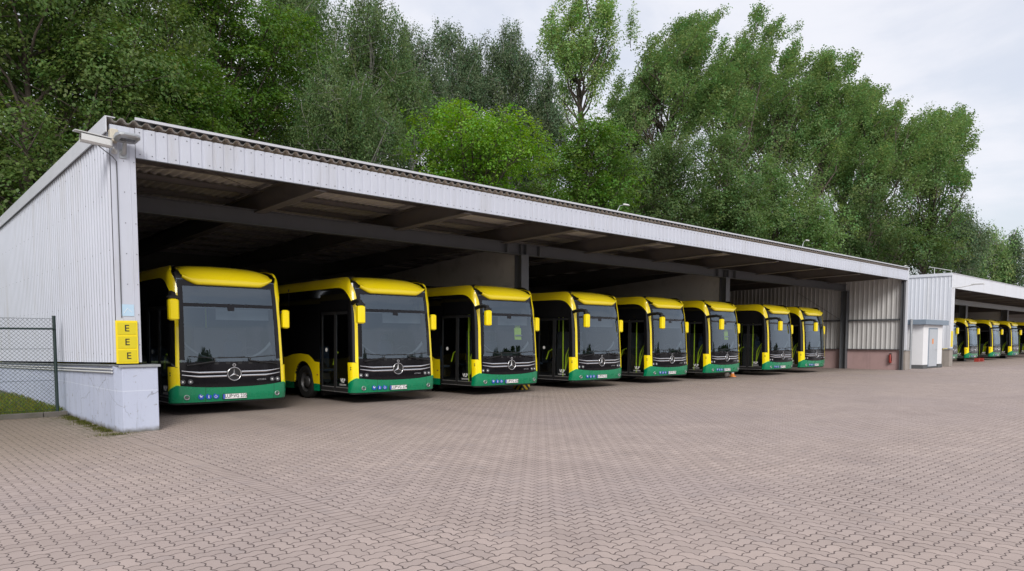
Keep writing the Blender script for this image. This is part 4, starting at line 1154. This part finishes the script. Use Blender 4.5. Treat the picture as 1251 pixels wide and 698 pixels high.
        Nn = rg.normal(size=(N, 3)) * .45 + d[idx] * .6 + np.array([0, 0, .8]); Tt = rg.normal(size=(N, 3)); Tt[:, 2] -= .8
    else:
        P = Cc[idx] + gn((N, 3)) * cr * np.array([.62, .62, .5])
        Nn = rg.normal(size=(N, 3)) * .36 + d[idx] * .8 + np.array([0, 0, .45]); Tt = rg.normal(size=(N, 3))
    size = leafS * rg.uniform(.65, 1.35, N)
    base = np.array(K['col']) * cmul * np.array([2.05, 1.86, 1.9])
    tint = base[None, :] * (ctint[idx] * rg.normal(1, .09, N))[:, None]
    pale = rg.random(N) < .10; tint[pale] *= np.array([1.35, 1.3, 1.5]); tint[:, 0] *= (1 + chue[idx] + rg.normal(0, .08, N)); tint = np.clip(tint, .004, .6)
    leaf_object('crown', P, Nn, Tt, size, K['asp'], tint, T)
    # trunk and limbs
    b = MB(); bm_ = K['bark']; tr = max(.10, H * .014)
    def lx(z): return lean * ((z / H) ** 1.5) * .8
    top = np.array([lx(H * .86), 0, H * .86])
    pts = [(lx(z) + rg.normal() * tr * .6 * (z > 0), rg.normal() * tr * .6 * (z > 0), z) for z in np.linspace(0, H * .86, 9)]
    b.tube(pts, [tr * (1 - .85 * k / 8) * (1.35 if k == 0 else 1) for k in range(9)], bm_, 7)
    for q, r in L:
        z0 = max(H * .12, q[2] - np.hypot(q[0], q[1]) * rg.uniform(.7, 1.3) - ch * .15); z0 = min(z0, H * .8)
        a = Vector((lx(z0), 0, z0)); e = Vector(q); mid = a.lerp(e, .5) + Vector((0, 0, -.08 * (e - a).length)) + Vector(rg.normal(size=3) * .06 * (e - a).length)
        r0 = max(tr * .42 * (1 - .5 * z0 / H), leafS * .3)
        b.tube([a, mid, e], [r0, r0 * .65, r0 * .3], bm_, 5, False)
        for s_ in range(4):
            dd = rg.normal(size=3); dd[2] = abs(dd[2]) * (1 if K['droop'] < .9 else .3)
            if kind in ('poplar', 'airy'): dd = dd * .5 + ld * 1.2
            dd /= np.linalg.norm(dd); f = rg.uniform(.4, 1.); s0 = mid.lerp(e, f)
            e2 = s0 + Vector(dd * r * Rm * 1.5)
            b.tube([s0, s0.lerp(e2, .5) + Vector(rg.normal(size=3) * .05), e2], [r0 * .35, r0 * .25, r0 * .12], bm_, 4, False)
    for a_, m_, e_ in whips:
        r_ = max(leafS * .22, .02); b.tube([a_, m_, e_], [r_, r_ * .7, r_ * .3], bm_, 4, False)
    b.build('trunk', T)
    return T

def tree_px(name, px_, topy, half_px, Y, kind, label, botpx=None, **kw_):
    X, zt = on_y(px_, topy, Y)
    x2, _ = on_y(px_ + half_px, topy, Y); x1, _ = on_y(px_ - half_px, topy, Y)
    dist = math.hypot(X, Y)
    rx = half_px * dist / F * 1.02
    zbse = hill_z(X, Y)
    zc = None
    if botpx is not None: zc = on_y(px_, botpx, Y)[1]
    return make_tree(name, X, Y, zbse, zt, rx, kind, label, zc=zc, **kw_)

G = 'trees behind the sheds'
tree_defs = [
 # name, px, top, half, Y, kind, label, extras
 ('broadleaf_tree', 25, -150, 105, 34, 'broad', 'dark broadleaf tree filling the left edge above the fence', dict(botpx=330, leaf_px=4.2)),
 ('broadleaf_tree', 150, -120, 95, 38, 'broad', 'dark broadleaf tree rising behind the security camera', dict(botpx=250, leaf_px=3.8, cmul=.95)),
 ('broadleaf_tree', -90, -120, 110, 41, 'broad', 'dark broadleaf tree cut by the left edge of the photo', dict(botpx=300, leaf_px=4, cmul=.85)),
 ('linden_tree', 262, -80, 92, 43, 'maple_dark', 'mid green tree with small sky gaps above the near roof end', dict(botpx=215, leaf_px=3.4, cmul=.92)),
 ('linden_tree', 215, 60, 70, 36, 'maple_dark', 'low green tree leaning over the near end of the roof', dict(botpx=230, leaf_px=3.4, cmul=.8)),
 ('birch_tree', 372, -70, 72, 47, 'birch', 'tall weeping birch left of centre, its top out of the photo', dict(botpx=215, leaf_px=2.9)),
 ('birch_tree', 452, -30, 66, 44, 'birch', 'tall weeping birch just left of the open sky', dict(botpx=240, leaf_px=2.9, cmul=.95)),
 ('birch_tree', 420, 75, 78, 38, 'birch', 'lower rounded birch hanging over the roof, left of the bright maple', dict(botpx=250, leaf_px=2.9, cmul=1.02)),
 ('birch_tree', 505, 18, 40, 52, 'birch_grey', 'slim grey-green birch left of the pointed one', dict(botpx=200, leaf_px=2.8)),
 ('birch_tree', 562, 14, 42, 56, 'birch_grey', 'grey-green birch with a thin pointed top under the open sky', dict(botpx=230, leaf_px=2.8)),
 ('birch_tree', 664, 70, 26, 50, 'birch_grey', 'short grey birch beneath the airy pale tree', dict(botpx=230, leaf_px=2.7)),
 ('birch_tree', 622, 18, 44, 54, 'birch_grey', 'grey-green birch right behind the bright maple', dict(botpx=250, leaf_px=2.8, cmul=.95)),
 ('maple_tree', 578, 112, 72, 35, 'maple', 'bright light-green rounded maple above the roof', dict(botpx=262, leaf_px=3.3, ry=4.5)),
 ('maple_tree', 716, 132, 66, 36, 'maple_dark', 'dark green maple right of the bright one', dict(botpx=290, leaf_px=3.2)),
 ('ash_tree', 704, -35, 60, 60, 'airy', 'airy pale-green tree showing its forked trunk against the sky', dict(botpx=150, leaf_px=3.0)),
 ('maple_tree', 655, 215, 40, 36, 'maple_dark', 'low dark maple bough between the bright and the dark maple', dict(botpx=290, leaf_px=3.0, cmul=.8)),
 ('poplar_tree', 786, -25, 60, 47, 'poplar', 'windblown poplar right of the airy pale tree, top at the photo edge', dict(botpx=220, leaf_px=2.8)),
 ('poplar_tree', 868, -12, 56, 44, 'poplar', 'tallest windblown poplar in the middle of the poplar row', dict(botpx=230, leaf_px=2.8)),
 ('poplar_tree', 925, 22, 56, 46, 'poplar', 'windblown poplar with a steep right-leaning top below the open sky', dict(botpx=250, leaf_px=2.7, cmul=.95)),
 ('poplar_tree', 985, 30, 44, 43, 'poplar', 'windblown poplar forming the steep step down in the skyline', dict(botpx=270, leaf_px=2.7)),
 ('poplar_tree', 1022, 88, 46, 45, 'poplar', 'poplar standing in the notch between the two poplar groups', dict(botpx=290, leaf_px=2.6)),
 ('poplar_tree', 742, 60, 34, 52, 'poplar', 'slim poplar between the airy pale tree and the poplar row', dict(botpx=230, leaf_px=2.7)),
 ('poplar_tree', 1062, 112, 62, 40, 'poplar', 'multi-stemmed poplar above the right half of the near roof', dict(botpx=300, leaf_px=2.6)),
 ('poplar_tree', 1128, 125, 62, 37, 'poplar', 'poplar whose branches reach farthest right into the open sky', dict(botpx=290, leaf_px=2.6)),
 ('broadleaf_tree', 800, 140, 60, 39, 'bush', 'dense dark tree below the leftmost poplar', dict(botpx=320, leaf_px=2.8, cmul=1.05)),
 ('broadleaf_tree', 880, 170, 62, 37, 'bush', 'dense tree over the middle of the roof under the poplars', dict(botpx=330, leaf_px=2.8, cmul=1.25)),
 ('broadleaf_tree', 950, 200, 55, 36, 'bush', 'rounded green tree under the poplars beside a street lamp', dict(botpx=330, leaf_px=2.7, cmul=1.5)),
 ('chestnut_tree', 1000, 240, 36, 34, 'bush', 'yellowish green tree with pale blossom above the far half of the roof', dict(botpx=330, leaf_px=2.6, cmul=1.9)),
 ('broadleaf_tree', 1065, 240, 52, 36, 'bush', 'dark bushy tree above the right end of the near roof', dict(botpx=340, leaf_px=2.6, cmul=1.0)),
 ('broadleaf_tree', 1130, 245, 46, 37, 'bush', 'green tree behind the white annex and the second shed', dict(botpx=345, leaf_px=2.6, cmul=1.2)),
 ('birch_tree', 1172, 246, 30, 36, 'birch_grey', 'dark drooping birch beside the last poplar', dict(botpx=345, leaf_px=2.5)),
 ('birch_tree', 1206, 272, 30, 40, 'birch', 'pale grey-green birch near the right edge', dict(botpx=355, leaf_px=2.5, cmul=1.5)),
 ('birch_tree', 1236, 280, 18, 37, 'birch_grey', 'small drooping birch last in the row at the right edge', dict(botpx=360, leaf_px=2.4)),
 # fillers deeper in the wood, shaded through darker leaf colours
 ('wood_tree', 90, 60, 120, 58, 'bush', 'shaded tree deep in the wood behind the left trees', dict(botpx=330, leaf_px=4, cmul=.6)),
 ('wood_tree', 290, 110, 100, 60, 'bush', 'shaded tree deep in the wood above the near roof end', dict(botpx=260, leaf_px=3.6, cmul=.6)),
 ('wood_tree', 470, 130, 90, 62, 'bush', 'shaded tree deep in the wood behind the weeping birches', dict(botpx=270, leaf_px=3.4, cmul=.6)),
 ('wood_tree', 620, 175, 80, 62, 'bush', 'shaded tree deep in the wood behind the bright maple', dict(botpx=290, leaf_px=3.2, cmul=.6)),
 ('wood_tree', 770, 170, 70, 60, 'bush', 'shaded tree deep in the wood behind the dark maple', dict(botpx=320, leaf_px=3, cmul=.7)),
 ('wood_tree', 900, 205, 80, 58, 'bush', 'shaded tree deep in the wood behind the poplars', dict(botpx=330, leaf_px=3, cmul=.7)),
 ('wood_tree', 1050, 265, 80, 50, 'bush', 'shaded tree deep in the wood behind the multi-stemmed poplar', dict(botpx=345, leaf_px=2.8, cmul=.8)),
]
for k, (nm, px_, ty, hp, Yd, kd, lab, ex) in enumerate(tree_defs):
    tree_px(nm, px_, ty, hp, Yd, kd, lab, seed=k * 13, group=G, **ex)

# grass on the lawn and weeds along the plinth
def blades(name, P, h, tint, kind=None):
    N = len(P); ang = rng.uniform(0, 2 * PI, N)
    d = np.stack([np.cos(ang), np.sin(ang), np.zeros(N)], 1); w = .006
    side = np.stack([-np.sin(ang), np.cos(ang), np.zeros(N)], 1)
    Nn = d + rng.normal(size=(N, 3)) * .2; T = np.tile(np.array([0., 0, 1.]), (N, 1)) + rng.normal(size=(N, 3)) * .35
    P = P.copy(); P[:, 2] += h * .5
    return leaf_object(name, P, Nn, T, h, .16, tint)
N = 26000
P = np.stack([rng.uniform(-4, 3.45, N), 18.5 + rng.random(N) ** 1.3 * 7, np.full(N, .09)], 1); P[:, 2] -= (P[:, 1] - 18.5) * .002
tt = np.array([.14, .19, .03])[None] * rng.normal(1, .25, (N, 1)); tt[:, 0] *= rng.normal(1.1, .25, N); tt = np.clip(tt, .01, .5)
struct(blades('lawn_grass', P, rng.uniform(.03, .11, N), tt), 'stuff')
N = 5200
t = rng.random(N); P = np.stack([3.45 - np.abs(rng.normal(0, .10, N)), 14.25 + t * 4.2, np.zeros(N)], 1)
N2 = 300
P2 = np.stack([3.35 + rng.normal(0, .16, N2), 14.05 + rng.normal(0, .06, N2), np.zeros(N2)], 1); P = np.concatenate([P, P2])
keep = (np.sin(P[:, 1] * 5.1) + np.sin(P[:, 1] * 11.7) > -.4) | (P[:, 1] < 14.2); P = P[keep]; N = len(P)
tt = np.array([.10, .11, .025])[None] * rng.normal(1, .3, (N, 1)); tt = np.clip(tt, .01, .5)
struct(blades('weeds', P, rng.uniform(.015, .055, N), tt), 'stuff')

# wood on the far side of the yard, behind the camera (mirrored in the windscreens)
N = 26000
u = rng.random(N); ang = u
P = np.stack([-160 + 420 * u, -95 + rng.normal(0, 4, N), np.zeros(N)], 1)
ht = 8 + 1.5 * np.sin(P[:, 0] * .07) + 1.2 * np.sin(P[:, 0] * .21 + 1); P[:, 2] = ht * rng.random(N) ** .7
tt = np.array([.04, .07, .02])[None] * rng.normal(1, .2, (N, 1)); tt = np.clip(tt, .005, .4)
struct(leaf_object('far_treeline', P, rng.normal(size=(N, 3)), rng.normal(size=(N, 3)), rng.uniform(1.2, 2.6, N), .9, tt), 'stuff')

# ------------------------------------------------------------------ sky and light
W = bpy.data.worlds.new('World'); SC.world = W; W.use_nodes = True
W.node_tree.nodes.clear(); n = NT(W.node_tree)
out = n.n('ShaderNodeOutputWorld'); bg = n.n('ShaderNodeBackground'); n.link(bg.outputs[0], out.inputs[0])
SUN_EL, SUN_AZ = math.radians(34), math.radians(215)   # azimuth from +Y clockwise
sky = n.n('ShaderNodeTexSky'); sky.sky_type = 'NISHITA'; sky.sun_disc = False; sky.sun_elevation = SUN_EL; sky.sun_rotation = SUN_AZ; sky.air_density = 1.2; sky.dust_density = 2
tc = n.n('ShaderNodeTexCoord').outputs['Generated']
mp = n.n('ShaderNodeMapping'); mp.inputs['Scale'].default_value = (1, 1, 2.6); mp.inputs['Location'].default_value = (.3, .7, .1); n.link(tc, mp.inputs[0])
cl = n.noise(mp.outputs[0], 2.1, 7, .55, .3)
ccol = n.ramp(cl, [(.30, (6.1, 6.3, 7.1)), (.50, (6.6, 6.7, 7.25)), (.72, (7.1, 7.1, 7.5))])
sz = n.n('ShaderNodeSeparateXYZ'); n.link(tc, sz.inputs[0])
cover_ = n.m('SUBTRACT', .95, n.m('MULTIPLY', n.smooth(cl, .55, .40), n.m('SUBTRACT', .34, n.m('MULTIPLY', sz.outputs[2], .4)), clamp=True))
c = n.mix(cover_, sky.outputs[0], ccol)
n.link(c, bg.inputs[0]); bg.inputs[1].default_value = .10
sl = bpy.data.lights.new('sun', 'SUN'); sl.energy = 2.0; sl.angle = math.radians(24); sl.color = (1, .96, .9)
so = bpy.data.objects.new('sun', sl); COL.objects.link(so)
sd_ = Vector((math.sin(SUN_AZ) * math.cos(SUN_EL), math.cos(SUN_AZ) * math.cos(SUN_EL), math.sin(SUN_EL)))
so.rotation_euler = sd_.to_track_quat('Z', 'Y').to_euler(); so.location = (0, 0, 60)

vs = SC.view_settings; vs.view_transform = 'Standard'; vs.look = 'None'; vs.exposure = 0.46; vs.gamma = 1; vs.use_curve_mapping = False
SC.cycles.max_bounces = 7; SC.cycles.diffuse_bounces = 4; SC.cycles.glossy_bounces = 3; SC.cycles.transparent_max_bounces = 12; SC.cycles.transmission_bounces = 4
SC.cycles.use_denoising = True
SC.cycles.use_adaptive_sampling = True; SC.cycles.adaptive_threshold = .015
SC.cycles.sample_clamp_indirect = 8
